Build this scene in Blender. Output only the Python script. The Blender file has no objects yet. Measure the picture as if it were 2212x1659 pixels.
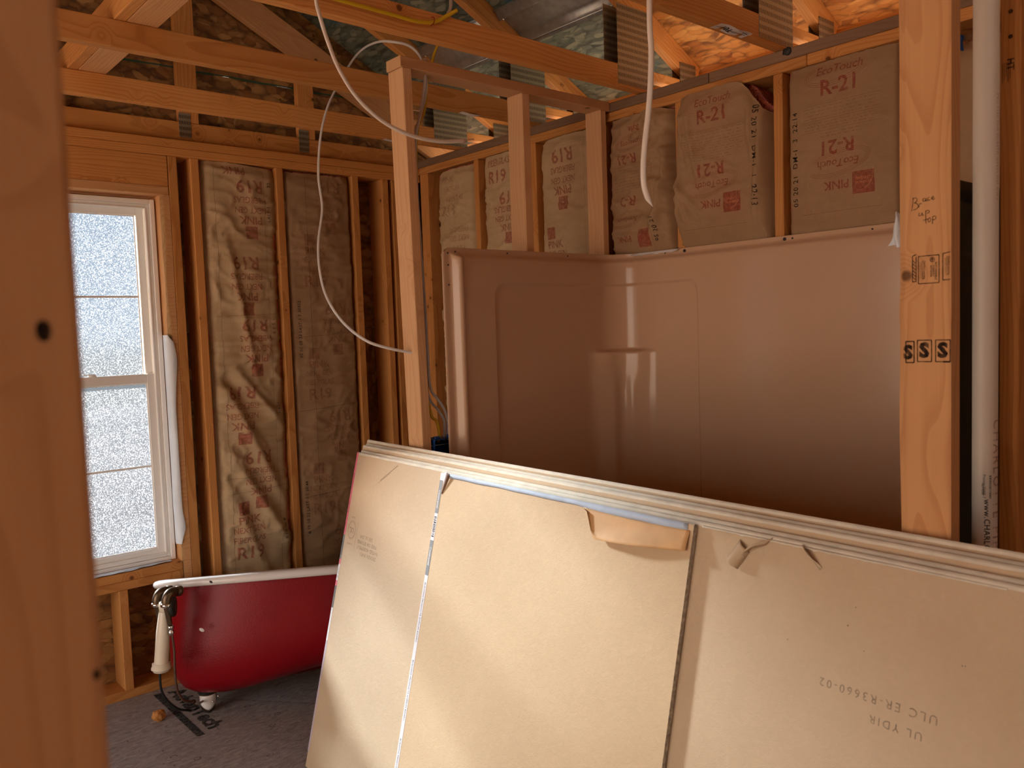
import bpy, bmesh, math, random
from mathutils import Vector, Matrix, noise

random.seed(4)
SC = bpy.context.scene
COL = SC.collection

# ------------------------------------------------------------------ camera
W_PX, F_PX = 2212.0, 1786.1
cam_d = bpy.data.cameras.new('camera')
cam_d.sensor_fit = 'HORIZONTAL'
cam_d.sensor_width = 36.0
cam_d.lens = 36.0 * F_PX / W_PX
cam_d.clip_start = 0.02
cam_d.clip_end = 200
cam = bpy.data.objects.new('camera', cam_d)
COL.objects.link(cam)
YAW, PITCH, ROLL = 0.714205771, -0.0660055094, -0.0341863397
cp, sp, cyw, syw = math.cos(PITCH), math.sin(PITCH), math.cos(YAW), math.sin(YAW)
fwd = Vector((syw * cp, cyw * cp, sp))
rgt = Vector((cyw, -syw, 0))
upv = rgt.cross(fwd)
r2 = rgt * math.cos(ROLL) + upv * math.sin(ROLL)
u2 = -rgt * math.sin(ROLL) + upv * math.cos(ROLL)
cm = Matrix((r2, u2, -fwd)).transposed().to_4x4()
cm.translation = Vector((0, 0, 1.565))
cam.matrix_world = cm
cam_d.dof.use_dof = True
cam_d.dof.focus_distance = 2.9
cam_d.dof.aperture_fstop = 6.0
SC.camera = cam

# ------------------------------------------------------------------ world, sun, exposure
SC.view_settings.view_transform = 'Standard'
SC.view_settings.look = 'None'
SC.view_settings.gamma = 1.0
SC.view_settings.use_curve_mapping = False
SC.view_settings.exposure = 0.0
SC.cycles.use_denoising = True
SC.cycles.max_bounces = 9
SC.cycles.diffuse_bounces = 5
SC.cycles.use_adaptive_sampling = True
SC.cycles.adaptive_threshold = 0.05
SC.cycles.adaptive_min_samples = 16
SC.cycles.glossy_bounces = 3
SC.cycles.transmission_bounces = 5
SC.cycles.transparent_max_bounces = 8
SC.cycles.sample_clamp_indirect = 6.0
SC.cycles.caustics_reflective = False
SC.cycles.caustics_refractive = False

world = bpy.data.worlds.new('world')
SC.world = world
world.use_nodes = True
wn, wl = world.node_tree.nodes, world.node_tree.links
wn.clear()
w_out = wn.new('ShaderNodeOutputWorld')
w_bg = wn.new('ShaderNodeBackground')
w_tc = wn.new('ShaderNodeTexCoord')
w_sx = wn.new('ShaderNodeSeparateXYZ')
w_mr = wn.new('ShaderNodeMapRange')
w_mr.inputs[1].default_value = -1
w_mr.inputs[2].default_value = 1
w_cr = wn.new('ShaderNodeValToRGB')
el = w_cr.color_ramp.elements
el[0].position, el[0].color = 0.30, (0.46, 0.33, 0.23, 1)
el[1].position, el[1].color = 1.0, (0.46, 0.43, 0.42, 1)
for p_, c_ in ((0.49, (0.52, 0.40, 0.30, 1)), (0.505, (0.66, 0.55, 0.47, 1)), (0.57, (0.50, 0.46, 0.42, 1)), (0.66, (0.55, 0.50, 0.44, 1))):
    e = el.new(p_)
    e.color = c_
wl.new(w_tc.outputs['Generated'], w_sx.inputs[0])
wl.new(w_sx.outputs['Z'], w_mr.inputs[0])
wl.new(w_mr.outputs[0], w_cr.inputs[0])
wl.new(w_cr.outputs[0], w_bg.inputs[0])
w_bg.inputs[1].default_value = 6.9
wl.new(w_bg.outputs[0], w_out.inputs[0])

sun_d = bpy.data.lights.new('sun', 'SUN')
sun_d.energy = 112.0
sun_d.angle = math.radians(7.5)
sun_d.color = (1.0, 0.73, 0.53)
sun = bpy.data.objects.new('sun', sun_d)
COL.objects.link(sun)
SUN_DIR = Vector((0.215, -1.0, -0.405)).normalized()
sun.rotation_euler = SUN_DIR.to_track_quat('-Z', 'Y').to_euler()
sun.location = (0, 9, 6)

# ------------------------------------------------------------------ node helpers
def new_mat(name):
    m = bpy.data.materials.new(name)
    m.use_nodes = True
    m.node_tree.nodes.clear()
    return m, m.node_tree.nodes, m.node_tree.links


def N(ns, t, **kw):
    n = ns.new(t)
    for k, v in kw.items():
        if k.startswith('i_'):
            n.inputs[k[2:].replace('_', ' ')].default_value = v
        elif k.startswith('n_'):
            n.inputs[int(k[2:])].default_value = v
        else:
            setattr(n, k, v)
    return n


def ramp(ns, stops, interp='LINEAR'):
    r = ns.new('ShaderNodeValToRGB')
    r.color_ramp.interpolation = interp
    e = r.color_ramp.elements
    e[0].position, e[0].color = stops[0][0], tuple(stops[0][1]) + (1,)
    e[1].position, e[1].color = stops[-1][0], tuple(stops[-1][1]) + (1,)
    for p, c in stops[1:-1]:
        q = e.new(p)
        q.color = tuple(c) + (1,)
    return r


def g3(v):
    return (v, v, v)


def principled(ns, ls, rough=0.6, **kw):
    b = ns.new('ShaderNodeBsdfPrincipled')
    b.inputs['Roughness'].default_value = rough
    for k, v in kw.items():
        b.inputs[k].default_value = v
    o = ns.new('ShaderNodeOutputMaterial')
    ls.new(b.outputs[0], o.inputs[0])
    return b, o


def mixc(ns, ls, fac, a, b, mode='MIX'):
    m = ns.new('ShaderNodeMix')
    m.data_type = 'RGBA'
    m.blend_type = mode
    for idx, v in ((0, fac), (6, a), (7, b)):
        if hasattr(v, 'links'):
            ls.new(v, m.inputs[idx])
        elif isinstance(v, (int, float)):
            m.inputs[idx].default_value = v
        else:
            m.inputs[idx].default_value = tuple(v) + (1,)
    return m.outputs[2]


def math_n(ns, ls, op, a, b=None, c=None, clamp=False):
    m = ns.new('ShaderNodeMath')
    m.operation = op
    m.use_clamp = clamp
    for i, v in enumerate((a, b, c)):
        if v is None:
            continue
        if hasattr(v, 'links'):
            ls.new(v, m.inputs[i])
        else:
            m.inputs[i].default_value = v
    return m.outputs[0]


def wood_mat(name, light, mid, dark, ring=0.011, ring_amt=0.55, knots=0.5, rough=0.72, tone=0.25, bump=0.15):
    """sawn softwood: rings round a pith beside the board, fibres along local X, sparse knots"""
    m, ns, ls = new_mat(name)
    b, o = principled(ns, ls, rough)
    tc = N(ns, 'ShaderNodeTexCoord')
    oi = N(ns, 'ShaderNodeObjectInfo')
    rnd = N(ns, 'ShaderNodeVectorMath', operation='SCALE')
    rnd.inputs[0].default_value = (17.3, 0.42, 0.31)
    ls.new(oi.outputs['Random'], rnd.inputs['Scale'])
    add = N(ns, 'ShaderNodeVectorMath', operation='ADD')
    ls.new(tc.outputs['Object'], add.inputs[0])
    ls.new(rnd.outputs[0], add.inputs[1])
    pos = add.outputs[0]
    # knots
    vo = N(ns, 'ShaderNodeTexVoronoi', feature='F1')
    vo.inputs['Scale'].default_value = 8.0
    ls.new(pos, vo.inputs['Vector'])
    sepc = N(ns, 'ShaderNodeSeparateColor')
    ls.new(vo.outputs['Color'], sepc.inputs[0])
    has = math_n(ns, ls, 'GREATER_THAN', sepc.outputs[0], 1.0 - knots)
    halo = N(ns, 'ShaderNodeMapRange', interpolation_type='SMOOTHSTEP')
    halo.inputs[1].default_value, halo.inputs[2].default_value = 0.42, 0.0
    halo.inputs[3].default_value, halo.inputs[4].default_value = 0.0, 1.0
    ls.new(vo.outputs['Distance'], halo.inputs[0])
    halo_o = math_n(ns, ls, 'MULTIPLY', halo.outputs[0], has)
    core = N(ns, 'ShaderNodeMapRange', interpolation_type='SMOOTHSTEP')
    core.inputs[1].default_value, core.inputs[2].default_value = 0.115, 0.055
    core.inputs[3].default_value, core.inputs[4].default_value = 0.0, 1.0
    ls.new(vo.outputs['Distance'], core.inputs[0])
    core_o = math_n(ns, ls, 'MULTIPLY', core.outputs[0], has)
    # rings
    mp = N(ns, 'ShaderNodeMapping')
    mp.inputs['Scale'].default_value = (0.9, 5.0, 5.0)
    ls.new(pos, mp.inputs[0])
    nz = N(ns, 'ShaderNodeTexNoise')
    nz.inputs['Scale'].default_value = 1.0
    nz.inputs['Detail'].default_value = 2.0
    ls.new(mp.outputs[0], nz.inputs['Vector'])
    sep = N(ns, 'ShaderNodeSeparateXYZ')
    ls.new(pos, sep.inputs[0])
    yy = math_n(ns, ls, 'SUBTRACT', sep.outputs[1], 0.24)
    zz = math_n(ns, ls, 'SUBTRACT', sep.outputs[2], 0.12)
    r = math_n(ns, ls, 'SQRT', math_n(ns, ls, 'ADD', math_n(ns, ls, 'MULTIPLY', yy, yy), math_n(ns, ls, 'MULTIPLY', zz, zz)))
    r = math_n(ns, ls, 'MULTIPLY_ADD', nz.outputs[0], 0.14, r)
    r = math_n(ns, ls, 'MULTIPLY_ADD', halo_o, 0.035, r)
    fr = math_n(ns, ls, 'FRACT', math_n(ns, ls, 'DIVIDE', r, ring))
    band = ramp(ns, [(0.0, g3(0)), (0.55, g3(0.25)), (0.86, g3(1)), (0.97, g3(0.85)), (1.0, g3(0))])
    ls.new(fr, band.inputs[0])
    # fibres
    mp2 = N(ns, 'ShaderNodeMapping')
    mp2.inputs['Scale'].default_value = (3.0, 210.0, 210.0)
    ls.new(pos, mp2.inputs[0])
    nf = N(ns, 'ShaderNodeTexNoise')
    nf.inputs['Scale'].default_value = 1.0
    nf.inputs['Detail'].default_value = 2.0
    ls.new(mp2.outputs[0], nf.inputs['Vector'])
    nb = N(ns, 'ShaderNodeTexNoise')
    nb.inputs['Scale'].default_value = 3.2
    nb.inputs['Detail'].default_value = 3.0
    ls.new(pos, nb.inputs['Vector'])
    base = mixc(ns, ls, nb.outputs[0], light, mid)
    rb = math_n(ns, ls, 'MULTIPLY', band.outputs[0], ring_amt)
    rb = math_n(ns, ls, 'MULTIPLY', rb, math_n(ns, ls, 'MULTIPLY_ADD', nb.outputs[0], 1.3, 0.1))
    c = mixc(ns, ls, rb, base, dark)
    c = mixc(ns, ls, math_n(ns, ls, 'MULTIPLY', nf.outputs[0], 0.28), c, dark)
    kd = tuple(x * 0.22 for x in dark)
    c = mixc(ns, ls, math_n(ns, ls, 'MULTIPLY', halo_o, 0.25), c, dark)
    c = mixc(ns, ls, math_n(ns, ls, 'MULTIPLY', core_o, 0.85), c, kd)
    tn = math_n(ns, ls, 'MULTIPLY_ADD', oi.outputs['Random'], tone, 1.0 - tone * 0.6)
    hs = N(ns, 'ShaderNodeHueSaturation')
    ls.new(c, hs.inputs['Color'])
    ls.new(tn, hs.inputs['Value'])
    ls.new(hs.outputs[0], b.inputs['Base Color'])
    bp = N(ns, 'ShaderNodeBump')
    bp.inputs['Strength'].default_value = bump
    bp.inputs['Distance'].default_value = 0.002
    ls.new(math_n(ns, ls, 'ADD', nf.outputs[0], math_n(ns, ls, 'MULTIPLY', band.outputs[0], 0.3)), bp.inputs['Height'])
    ls.new(bp.outputs[0], b.inputs['Normal'])
    b.inputs['Specular IOR Level'].default_value = 0.25
    return m


def osb_mat(name, cols, dark=0.35, stain=None, scale=1.0, rough=0.7):
    """oriented strand board: two layers of long flat flakes laid at different angles"""
    m, ns, ls = new_mat(name)
    b, o = principled(ns, ls, rough)
    tc = N(ns, 'ShaderNodeTexCoord')
    warp = N(ns, 'ShaderNodeTexNoise')
    warp.inputs['Scale'].default_value = 7.0
    ls.new(tc.outputs['Object'], warp.inputs['Vector'])
    wv = N(ns, 'ShaderNodeVectorMath', operation='SCALE')
    wv.inputs['Scale'].default_value = 0.07
    ls.new(warp.outputs['Color'], wv.inputs[0])
    ad = N(ns, 'ShaderNodeVectorMath', operation='ADD')
    ls.new(tc.outputs['Object'], ad.inputs[0])
    ls.new(wv.outputs[0], ad.inputs[1])
    outs = []
    edges = []
    for ang, sx, sy in ((0.35, 11, 34), (-0.9, 13, 40), (1.45, 10, 30)):
        mp = N(ns, 'ShaderNodeMapping')
        mp.inputs['Rotation'].default_value = (0, 0, ang)
        mp.inputs['Scale'].default_value = (sx * scale, sy * scale, (sx + sy) * 0.5 * scale)
        ls.new(ad.outputs[0], mp.inputs[0])
        v = N(ns, 'ShaderNodeTexVoronoi', feature='F1')
        v.inputs['Scale'].default_value = 1.0
        ls.new(mp.outputs[0], v.inputs['Vector'])
        s = N(ns, 'ShaderNodeSeparateColor')
        ls.new(v.outputs['Color'], s.inputs[0])
        outs.append(s)
        edges.append(v.outputs['Distance'])
    cr = ramp(ns, [(i / (len(cols) - 1), c) for i, c in enumerate(cols)])
    # topmost flake: layer 0 unless its own random says it is missing
    m0 = math_n(ns, ls, 'GREATER_THAN', outs[0].outputs[1], 0.42)
    m1 = math_n(ns, ls, 'GREATER_THAN', outs[1].outputs[1], 0.45)
    f = N(ns, 'ShaderNodeMix')
    ls.new(m1, f.inputs[0]); ls.new(outs[2].outputs[0], f.inputs[2]); ls.new(outs[1].outputs[0], f.inputs[3])
    f2 = N(ns, 'ShaderNodeMix')
    ls.new(m0, f2.inputs[0]); ls.new(f.outputs[0], f2.inputs[2]); ls.new(outs[0].outputs[0], f2.inputs[3])
    e1 = N(ns, 'ShaderNodeMix')
    ls.new(m0, e1.inputs[0]); ls.new(edges[1], e1.inputs[2]); ls.new(edges[0], e1.inputs[3])
    ls.new(f2.outputs[0], cr.inputs[0])
    fib = N(ns, 'ShaderNodeTexNoise')
    fib.inputs['Scale'].default_value = 60 * scale
    fib.inputs['Detail'].default_value = 4
    ls.new(ad.outputs[0], fib.inputs['Vector'])
    c = mixc(ns, ls, math_n(ns, ls, 'MULTIPLY', fib.outputs[0], 0.35), cr.outputs[0], tuple(x * 0.5 for x in cols[0]))
    eg = N(ns, 'ShaderNodeMapRange')
    eg.inputs[1].default_value, eg.inputs[2].default_value = 0.45, 0.85
    ls.new(e1.outputs[0], eg.inputs[0])
    c = mixc(ns, ls, math_n(ns, ls, 'MULTIPLY', eg.outputs[0], dark), c, tuple(x * 0.25 for x in cols[0]))
    if stain:
        sn = N(ns, 'ShaderNodeTexNoise')
        sn.inputs['Scale'].default_value = 5.5
        sn.inputs['Detail'].default_value = 5
        ls.new(tc.outputs['Object'], sn.inputs['Vector'])
        sr = ramp(ns, [(0.60, g3(0)), (0.68, g3(1))])
        ls.new(sn.outputs[0], sr.inputs[0])
        c = mixc(ns, ls, math_n(ns, ls, 'MULTIPLY', sr.outputs[0], 0.6), c, stain)
    ls.new(c, b.inputs['Base Color'])
    bp = N(ns, 'ShaderNodeBump')
    bp.inputs['Strength'].default_value = 0.6
    bp.inputs['Distance'].default_value = 0.004
    ls.new(math_n(ns, ls, 'MULTIPLY_ADD', fib.outputs[0], 0.5, f2.outputs[0]), bp.inputs['Height'])
    ls.new(bp.outputs[0], b.inputs['Normal'])
    return m


def plain_mat(name, col, rough=0.5, metal=0.0, var=0.0, nscale=8.0, bump=0.0, bscale=200.0, bdist=0.001, **kw):
    m, ns, ls = new_mat(name)
    b, o = principled(ns, ls, rough, **kw)
    b.inputs['Metallic'].default_value = metal
    b.inputs['Base Color'].default_value = tuple(col) + (1,)
    tc = N(ns, 'ShaderNodeTexCoord')
    if var:
        nz = N(ns, 'ShaderNodeTexNoise')
        nz.inputs['Scale'].default_value = nscale
        nz.inputs['Detail'].default_value = 5
        ls.new(tc.outputs['Object'], nz.inputs['Vector'])
        rr = ramp(ns, [(0.3, g3(0)), (0.7, g3(1))])
        ls.new(nz.outputs[0], rr.inputs[0])
        ls.new(mixc(ns, ls, rr.outputs[0], tuple(x * (1 - var) for x in col), tuple(min(1, x * (1 + var * .6)) for x in col)), b.inputs['Base Color'])
    if bump:
        n2 = N(ns, 'ShaderNodeTexNoise')
        n2.inputs['Scale'].default_value = bscale
        n2.inputs['Detail'].default_value = 3
        ls.new(tc.outputs['Object'], n2.inputs['Vector'])
        bp = N(ns, 'ShaderNodeBump')
        bp.inputs['Strength'].default_value = bump
        bp.inputs['Distance'].default_value = bdist
        ls.new(n2.outputs[0], bp.inputs['Height'])
        ls.new(bp.outputs[0], b.inputs['Normal'])
    return m


M = {}
M['pine'] = wood_mat('pine', (0.74, 0.37, 0.12), (0.66, 0.30, 0.085), (0.38, 0.115, 0.022))
M['pine_fresh'] = wood_mat('pine_fresh', (0.72, 0.41, 0.19), (0.66, 0.35, 0.145), (0.44, 0.18, 0.06), ring=0.0075, ring_amt=0.5, knots=0.6, tone=0.12)
M['pine_pale'] = wood_mat('pine_pale', (0.78, 0.50, 0.28), (0.72, 0.43, 0.215), (0.50, 0.235, 0.09), ring=0.013, ring_amt=0.4, knots=0.55, tone=0.1)
M['pine_weathered'] = wood_mat('pine_weathered', (0.33, 0.205, 0.125), (0.22, 0.13, 0.08), (0.11, 0.055, 0.03), ring_amt=0.3, knots=0.3)
M['pine_bark'] = wood_mat('pine_bark', (0.60, 0.36, 0.15), (0.34, 0.17, 0.06), (0.12, 0.05, 0.02), ring=0.02, ring_amt=0.3, knots=0.2, bump=0.9)
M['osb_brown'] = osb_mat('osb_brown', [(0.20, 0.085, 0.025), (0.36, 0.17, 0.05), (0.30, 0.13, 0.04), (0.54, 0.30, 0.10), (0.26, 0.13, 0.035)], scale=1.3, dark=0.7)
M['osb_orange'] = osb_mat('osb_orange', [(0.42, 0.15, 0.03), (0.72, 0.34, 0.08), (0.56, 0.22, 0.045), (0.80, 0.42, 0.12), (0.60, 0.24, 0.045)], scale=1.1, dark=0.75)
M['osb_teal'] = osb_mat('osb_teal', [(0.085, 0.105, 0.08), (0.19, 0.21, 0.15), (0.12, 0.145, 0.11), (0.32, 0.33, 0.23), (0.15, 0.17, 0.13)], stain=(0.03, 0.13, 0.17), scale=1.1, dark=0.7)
M['galv'] = plain_mat('galvanised_steel', (0.48, 0.50, 0.48), rough=0.42, metal=0.65, var=0.2, nscale=30)
M['vinyl'] = plain_mat('window_vinyl', (0.88, 0.86, 0.82), rough=0.38)
M['gypsum'] = plain_mat('gypsum_core', (0.42, 0.38, 0.31), rough=0.95, var=0.45, nscale=90, bump=1.0, bscale=140, bdist=0.004)
M['ivory'] = plain_mat('drywall_edge_paper', (0.70, 0.66, 0.54), rough=0.8, var=0.12, nscale=25, bump=0.3, bscale=120)
M['membrane'] = plain_mat('flashing_membrane', (0.74, 0.78, 0.82), rough=0.55, var=0.08, nscale=9, bump=0.4, bscale=25, bdist=0.004)
M['rubber'] = plain_mat('black_rubber', (0.018, 0.018, 0.018), rough=0.55)
M['bluebox'] = plain_mat('blue_plastic', (0.006, 0.055, 0.22), rough=0.4)
M['white_cable'] = plain_mat('white_cable_jacket', (0.78, 0.70, 0.62), rough=0.42)
M['grey_cable'] = plain_mat('grey_cable_jacket', (0.62, 0.60, 0.58), rough=0.4)
M['yellow_cable'] = plain_mat('yellow_cable_jacket', (0.62, 0.40, 0.015), rough=0.4)
M['copper'] = plain_mat('copper_wire', (0.75, 0.6, 0.42), rough=0.35, metal=0.6)
M['brass'] = plain_mat('tarnished_brass', (0.16, 0.11, 0.07), rough=0.36, metal=0.85, var=0.3, nscale=30)
M['chrome'] = plain_mat('chrome', (0.75, 0.75, 0.74), rough=0.14, metal=1.0)
M['hose'] = plain_mat('braided_hose', (0.20, 0.12, 0.09), rough=0.3, metal=0.7)
M['pvc'] = plain_mat('white_pvc', (0.80, 0.73, 0.60), rough=0.33)
M['pvc_dull'] = plain_mat('white_pvc_pipe', (0.80, 0.74, 0.62), rough=0.42, var=0.05, nscale=4)
M['enamel'] = plain_mat('white_enamel', (0.84, 0.82, 0.80), rough=0.16, bump=0.12, bscale=40)
M['red'] = plain_mat('red_paint', (0.26, 0.002, 0.008), rough=0.36, var=0.1, nscale=5, bump=0.55, bscale=170, bdist=0.0012)
M['pinkfill'] = plain_mat('pink_fibreglass', (0.62, 0.19, 0.15), rough=1.0, var=0.4, nscale=30, bump=1.0, bscale=60, bdist=0.02)
M['ink'] = plain_mat('black_ink', (0.018, 0.016, 0.015), rough=0.8)
M['steel'] = plain_mat('screw_steel', (0.05, 0.045, 0.04), rough=0.5, metal=0.6)
M['red'].node_tree.nodes['Principled BSDF'].inputs['Specular IOR Level'].default_value = 0.3
M['raw_glassfibre'] = plain_mat('raw_fibreglass_back', (0.010, 0.022, 0.016), rough=0.6, var=0.4, nscale=14, bump=0.7, bscale=30, bdist=0.004)
M['tag'] = plain_mat('white_tag', (0.80, 0.76, 0.74), rough=0.5)
M['pinktape'] = plain_mat('pink_end_tape', (0.78, 0.16, 0.24), rough=0.6)
M['whitetape'] = plain_mat('white_end_tape', (0.78, 0.77, 0.80), rough=0.6)
M['greytape'] = plain_mat('grey_print_tape', (0.20, 0.21, 0.21), rough=0.6)
M['lilactape'] = plain_mat('lilac_end_tape', (0.55, 0.47, 0.55), rough=0.6)
M['bluepaper'] = plain_mat('pale_blue_edge_paper', (0.44, 0.52, 0.63), rough=0.75, var=0.12, nscale=20)
M['flap'] = plain_mat('torn_brown_paper', (0.62, 0.36, 0.15), rough=0.7, var=0.12, nscale=15)
M['green_edge'] = plain_mat('green_edge_paint', (0.03, 0.10, 0.06), rough=0.8)
M['darkgap'] = plain_mat('underfloor_brown', (0.10, 0.075, 0.05), rough=1.0)  # flat dark brown for the layer under the floor panels


def ink_mat(name, col, cover=0.75):
    """ink that let the paper show through"""
    m, ns, ls = new_mat(name)
    d = N(ns, 'ShaderNodeBsdfDiffuse')
    d.inputs[0].default_value = tuple(col) + (1,)
    t = N(ns, 'ShaderNodeBsdfTransparent')
    mx = N(ns, 'ShaderNodeMixShader')
    tc = N(ns, 'ShaderNodeTexCoord')
    nz = N(ns, 'ShaderNodeTexNoise')
    nz.inputs['Scale'].default_value = 90
    nz.inputs['Detail'].default_value = 3
    ls.new(tc.outputs['Object'], nz.inputs['Vector'])
    rr = N(ns, 'ShaderNodeMapRange')
    rr.inputs[1].default_value, rr.inputs[2].default_value = 0.3, 0.7
    rr.inputs[3].default_value, rr.inputs[4].default_value = cover * 0.55, min(1, cover * 1.2)
    ls.new(nz.outputs[0], rr.inputs[0])
    ls.new(rr.outputs[0], mx.inputs[0])
    ls.new(t.outputs[0], mx.inputs[1])
    ls.new(d.outputs[0], mx.inputs[2])
    o = N(ns, 'ShaderNodeOutputMaterial')
    ls.new(mx.outputs[0], o.inputs[0])
    return m


M['red_ink'] = ink_mat('red_ink', (0.44, 0.04, 0.035), 0.46)
M['red_ink_faint'] = ink_mat('faint_red_ink', (0.32, 0.07, 0.045), 0.27)
M['dark_ink'] = ink_mat('dark_ink', (0.02, 0.017, 0.018), 0.95)
M['grey_ink'] = ink_mat('grey_ink', (0.20, 0.16, 0.12), 0.5)
M['floor_ink'] = ink_mat('floor_ink', (0.035, 0.045, 0.045), 0.75)


def paper_mat(name, a, bcol, bump=0.25, rough=0.85, fine=380):
    m, ns, ls = new_mat(name)
    b, o = principled(ns, ls, rough)
    tc = N(ns, 'ShaderNodeTexCoord')
    n1 = N(ns, 'ShaderNodeTexNoise')
    n1.inputs['Scale'].default_value = 4
    n1.inputs['Detail'].default_value = 6
    n1.inputs['Roughness'].default_value = 0.65
    ls.new(tc.outputs['Object'], n1.inputs['Vector'])
    n2 = N(ns, 'ShaderNodeTexNoise')
    n2.inputs['Scale'].default_value = fine
    n2.inputs['Detail'].default_value = 2
    ls.new(tc.outputs['Object'], n2.inputs['Vector'])
    n3 = N(ns, 'ShaderNodeTexNoise')
    n3.inputs['Scale'].default_value = 45
    n3.inputs['Detail'].default_value = 4
    n3.inputs['Distortion'].default_value = 1.5
    ls.new(tc.outputs['Object'], n3.inputs['Vector'])
    r1 = ramp(ns, [(0.3, g3(0)), (0.7, g3(1))])
    ls.new(n1.outputs[0], r1.inputs[0])
    c = mixc(ns, ls, r1.outputs[0], a, bcol)
    c = mixc(ns, ls, math_n(ns, ls, 'MULTIPLY', n3.outputs[0], 0.30), c, tuple(x * 0.6 for x in a))
    ls.new(c, b.inputs['Base Color'])
    bp = N(ns, 'ShaderNodeBump')
    bp.inputs['Strength'].default_value = bump
    bp.inputs['Distance'].default_value = 0.0015
    ls.new(math_n(ns, ls, 'ADD', n2.outputs[0], n3.outputs[0]), bp.inputs['Height'])
    ls.new(bp.outputs[0], b.inputs['Normal'])
    b.inputs['Specular IOR Level'].default_value = 0.3
    return m


M['kraft'] = paper_mat('kraft_facing', (0.35, 0.215, 0.115), (0.43, 0.28, 0.155), bump=0.5, rough=0.7)
M['kraft_b'] = paper_mat('kraft_facing_grey', (0.50, 0.355, 0.195), (0.60, 0.44, 0.26), bump=0.5, rough=0.7)
M['board_face'] = paper_mat('drywall_back_paper', (0.60, 0.46, 0.30), (0.645, 0.50, 0.335), bump=0.35, rough=0.8, fine=420)
M['board_face_b'] = paper_mat('drywall_back_paper_warm', (0.62, 0.455, 0.275), (0.66, 0.50, 0.31), bump=0.35, rough=0.8, fine=420)

# fibreglass surround
m, ns, ls = new_mat('tan_gelcoat')
b, o = principled(ns, ls, 0.17)
b.inputs['Base Color'].default_value = (0.56, 0.375, 0.245, 1)
b.inputs['Specular IOR Level'].default_value = 0.4
b.inputs['Coat Weight'].default_value = 0.0
b.inputs['Coat Roughness'].default_value = 0.06
tc = N(ns, 'ShaderNodeTexCoord')
n1 = N(ns, 'ShaderNodeTexNoise')
n1.inputs['Scale'].default_value = 3.0
n1.inputs['Detail'].default_value = 3
ls.new(tc.outputs['Object'], n1.inputs['Vector'])
bp = N(ns, 'ShaderNodeBump')
bp.inputs['Strength'].default_value = 0.04
bp.inputs['Distance'].default_value = 0.03
ls.new(n1.outputs[0], bp.inputs['Height'])
ls.new(bp.outputs[0], b.inputs['Normal'])
M['gelcoat'] = m

# connector plate: galvanised steel with rows of punched teeth slots
m, ns, ls = new_mat('punched_plate')
b, o = principled(ns, ls, 0.42)
b.inputs['Metallic'].default_value = 0.75
tc = N(ns, 'ShaderNodeTexCoord')
sep = N(ns, 'ShaderNodeSeparateXYZ')
ls.new(tc.outputs['Object'], sep.inputs[0])
row = math_n(ns, ls, 'FRACT', math_n(ns, ls, 'DIVIDE', math_n(ns, ls, 'ADD', sep.outputs[2], 5.0), 0.0262))
colx = math_n(ns, ls, 'DIVIDE', math_n(ns, ls, 'ADD', sep.outputs[0], 5.0), 0.0072)
colf = math_n(ns, ls, 'FRACT', math_n(ns, ls, 'MULTIPLY_ADD', row, 0.5, colx))
sl = math_n(ns, ls, 'MULTIPLY', math_n(ns, ls, 'LESS_THAN', row, 0.55), math_n(ns, ls, 'LESS_THAN', colf, 0.42))
c = mixc(ns, ls, sl, (0.40, 0.36, 0.26), (0.02, 0.013, 0.008))
ls.new(c, b.inputs['Base Color'])
ls.new(math_n(ns, ls, 'SUBTRACT', 0.75, math_n(ns, ls, 'MULTIPLY', sl, 0.75)), b.inputs['Metallic'])
bp = N(ns, 'ShaderNodeBump')
bp.inputs['Strength'].default_value = 0.8
bp.inputs['Distance'].default_value = 0.002
ls.new(math_n(ns, ls, 'SUBTRACT', 1.0, sl), bp.inputs['Height'])
ls.new(bp.outputs[0], b.inputs['Normal'])
M['plate'] = m

# obscure glass: speckled, part clear, part scattering
m, ns, ls = new_mat('obscure_glass')
tc = N(ns, 'ShaderNodeTexCoord')
v = N(ns, 'ShaderNodeTexNoise')
v.inputs['Scale'].default_value = 230
v.inputs['Detail'].default_value = 1.5
ls.new(tc.outputs['Object'], v.inputs['Vector'])
rr = ramp(ns, [(0.41, g3(0.015)), (0.56, g3(0.08)), (0.70, g3(0.29))])
ls.new(v.outputs[0], rr.inputs[0])
big = N(ns, 'ShaderNodeTexNoise')
big.inputs['Scale'].default_value = 3.5
ls.new(tc.outputs['Object'], big.inputs['Vector'])
tr = N(ns, 'ShaderNodeBsdfTransparent')
tr.inputs[0].default_value = (0.080, 0.12, 0.175, 1)
tl = N(ns, 'ShaderNodeBsdfTranslucent')
ls.new(mixc(ns, ls, big.outputs[0], (0.14, 0.20, 0.28), (0.20, 0.26, 0.34)), tl.inputs[0])
gl = N(ns, 'ShaderNodeBsdfGlossy')
gl.inputs['Roughness'].default_value = 0.2
mx = N(ns, 'ShaderNodeMixShader')
ls.new(rr.outputs[0], mx.inputs[0])
ls.new(tr.outputs[0], mx.inputs[1])
ls.new(tl.outputs[0], mx.inputs[2])
mx2 = N(ns, 'ShaderNodeMixShader')
mx2.inputs[0].default_value = 0.04
ls.new(mx.outputs[0], mx2.inputs[1])
ls.new(gl.outputs[0], mx2.inputs[2])
o = N(ns, 'ShaderNodeOutputMaterial')
ls.new(mx2.outputs[0], o.inputs[0])
M['glass'] = m

# subfloor
M['floor'] = osb_mat('subfloor_panel', [(0.27, 0.25, 0.25), (0.42, 0.40, 0.405), (0.34, 0.32, 0.32), (0.50, 0.475, 0.48), (0.38, 0.355, 0.36)], dark=0.15, scale=3.2)

# ------------------------------------------------------------------ object helpers
def link(o, parent=None):
    COL.objects.link(o)
    if parent:
        o.parent = parent
    return o


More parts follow.
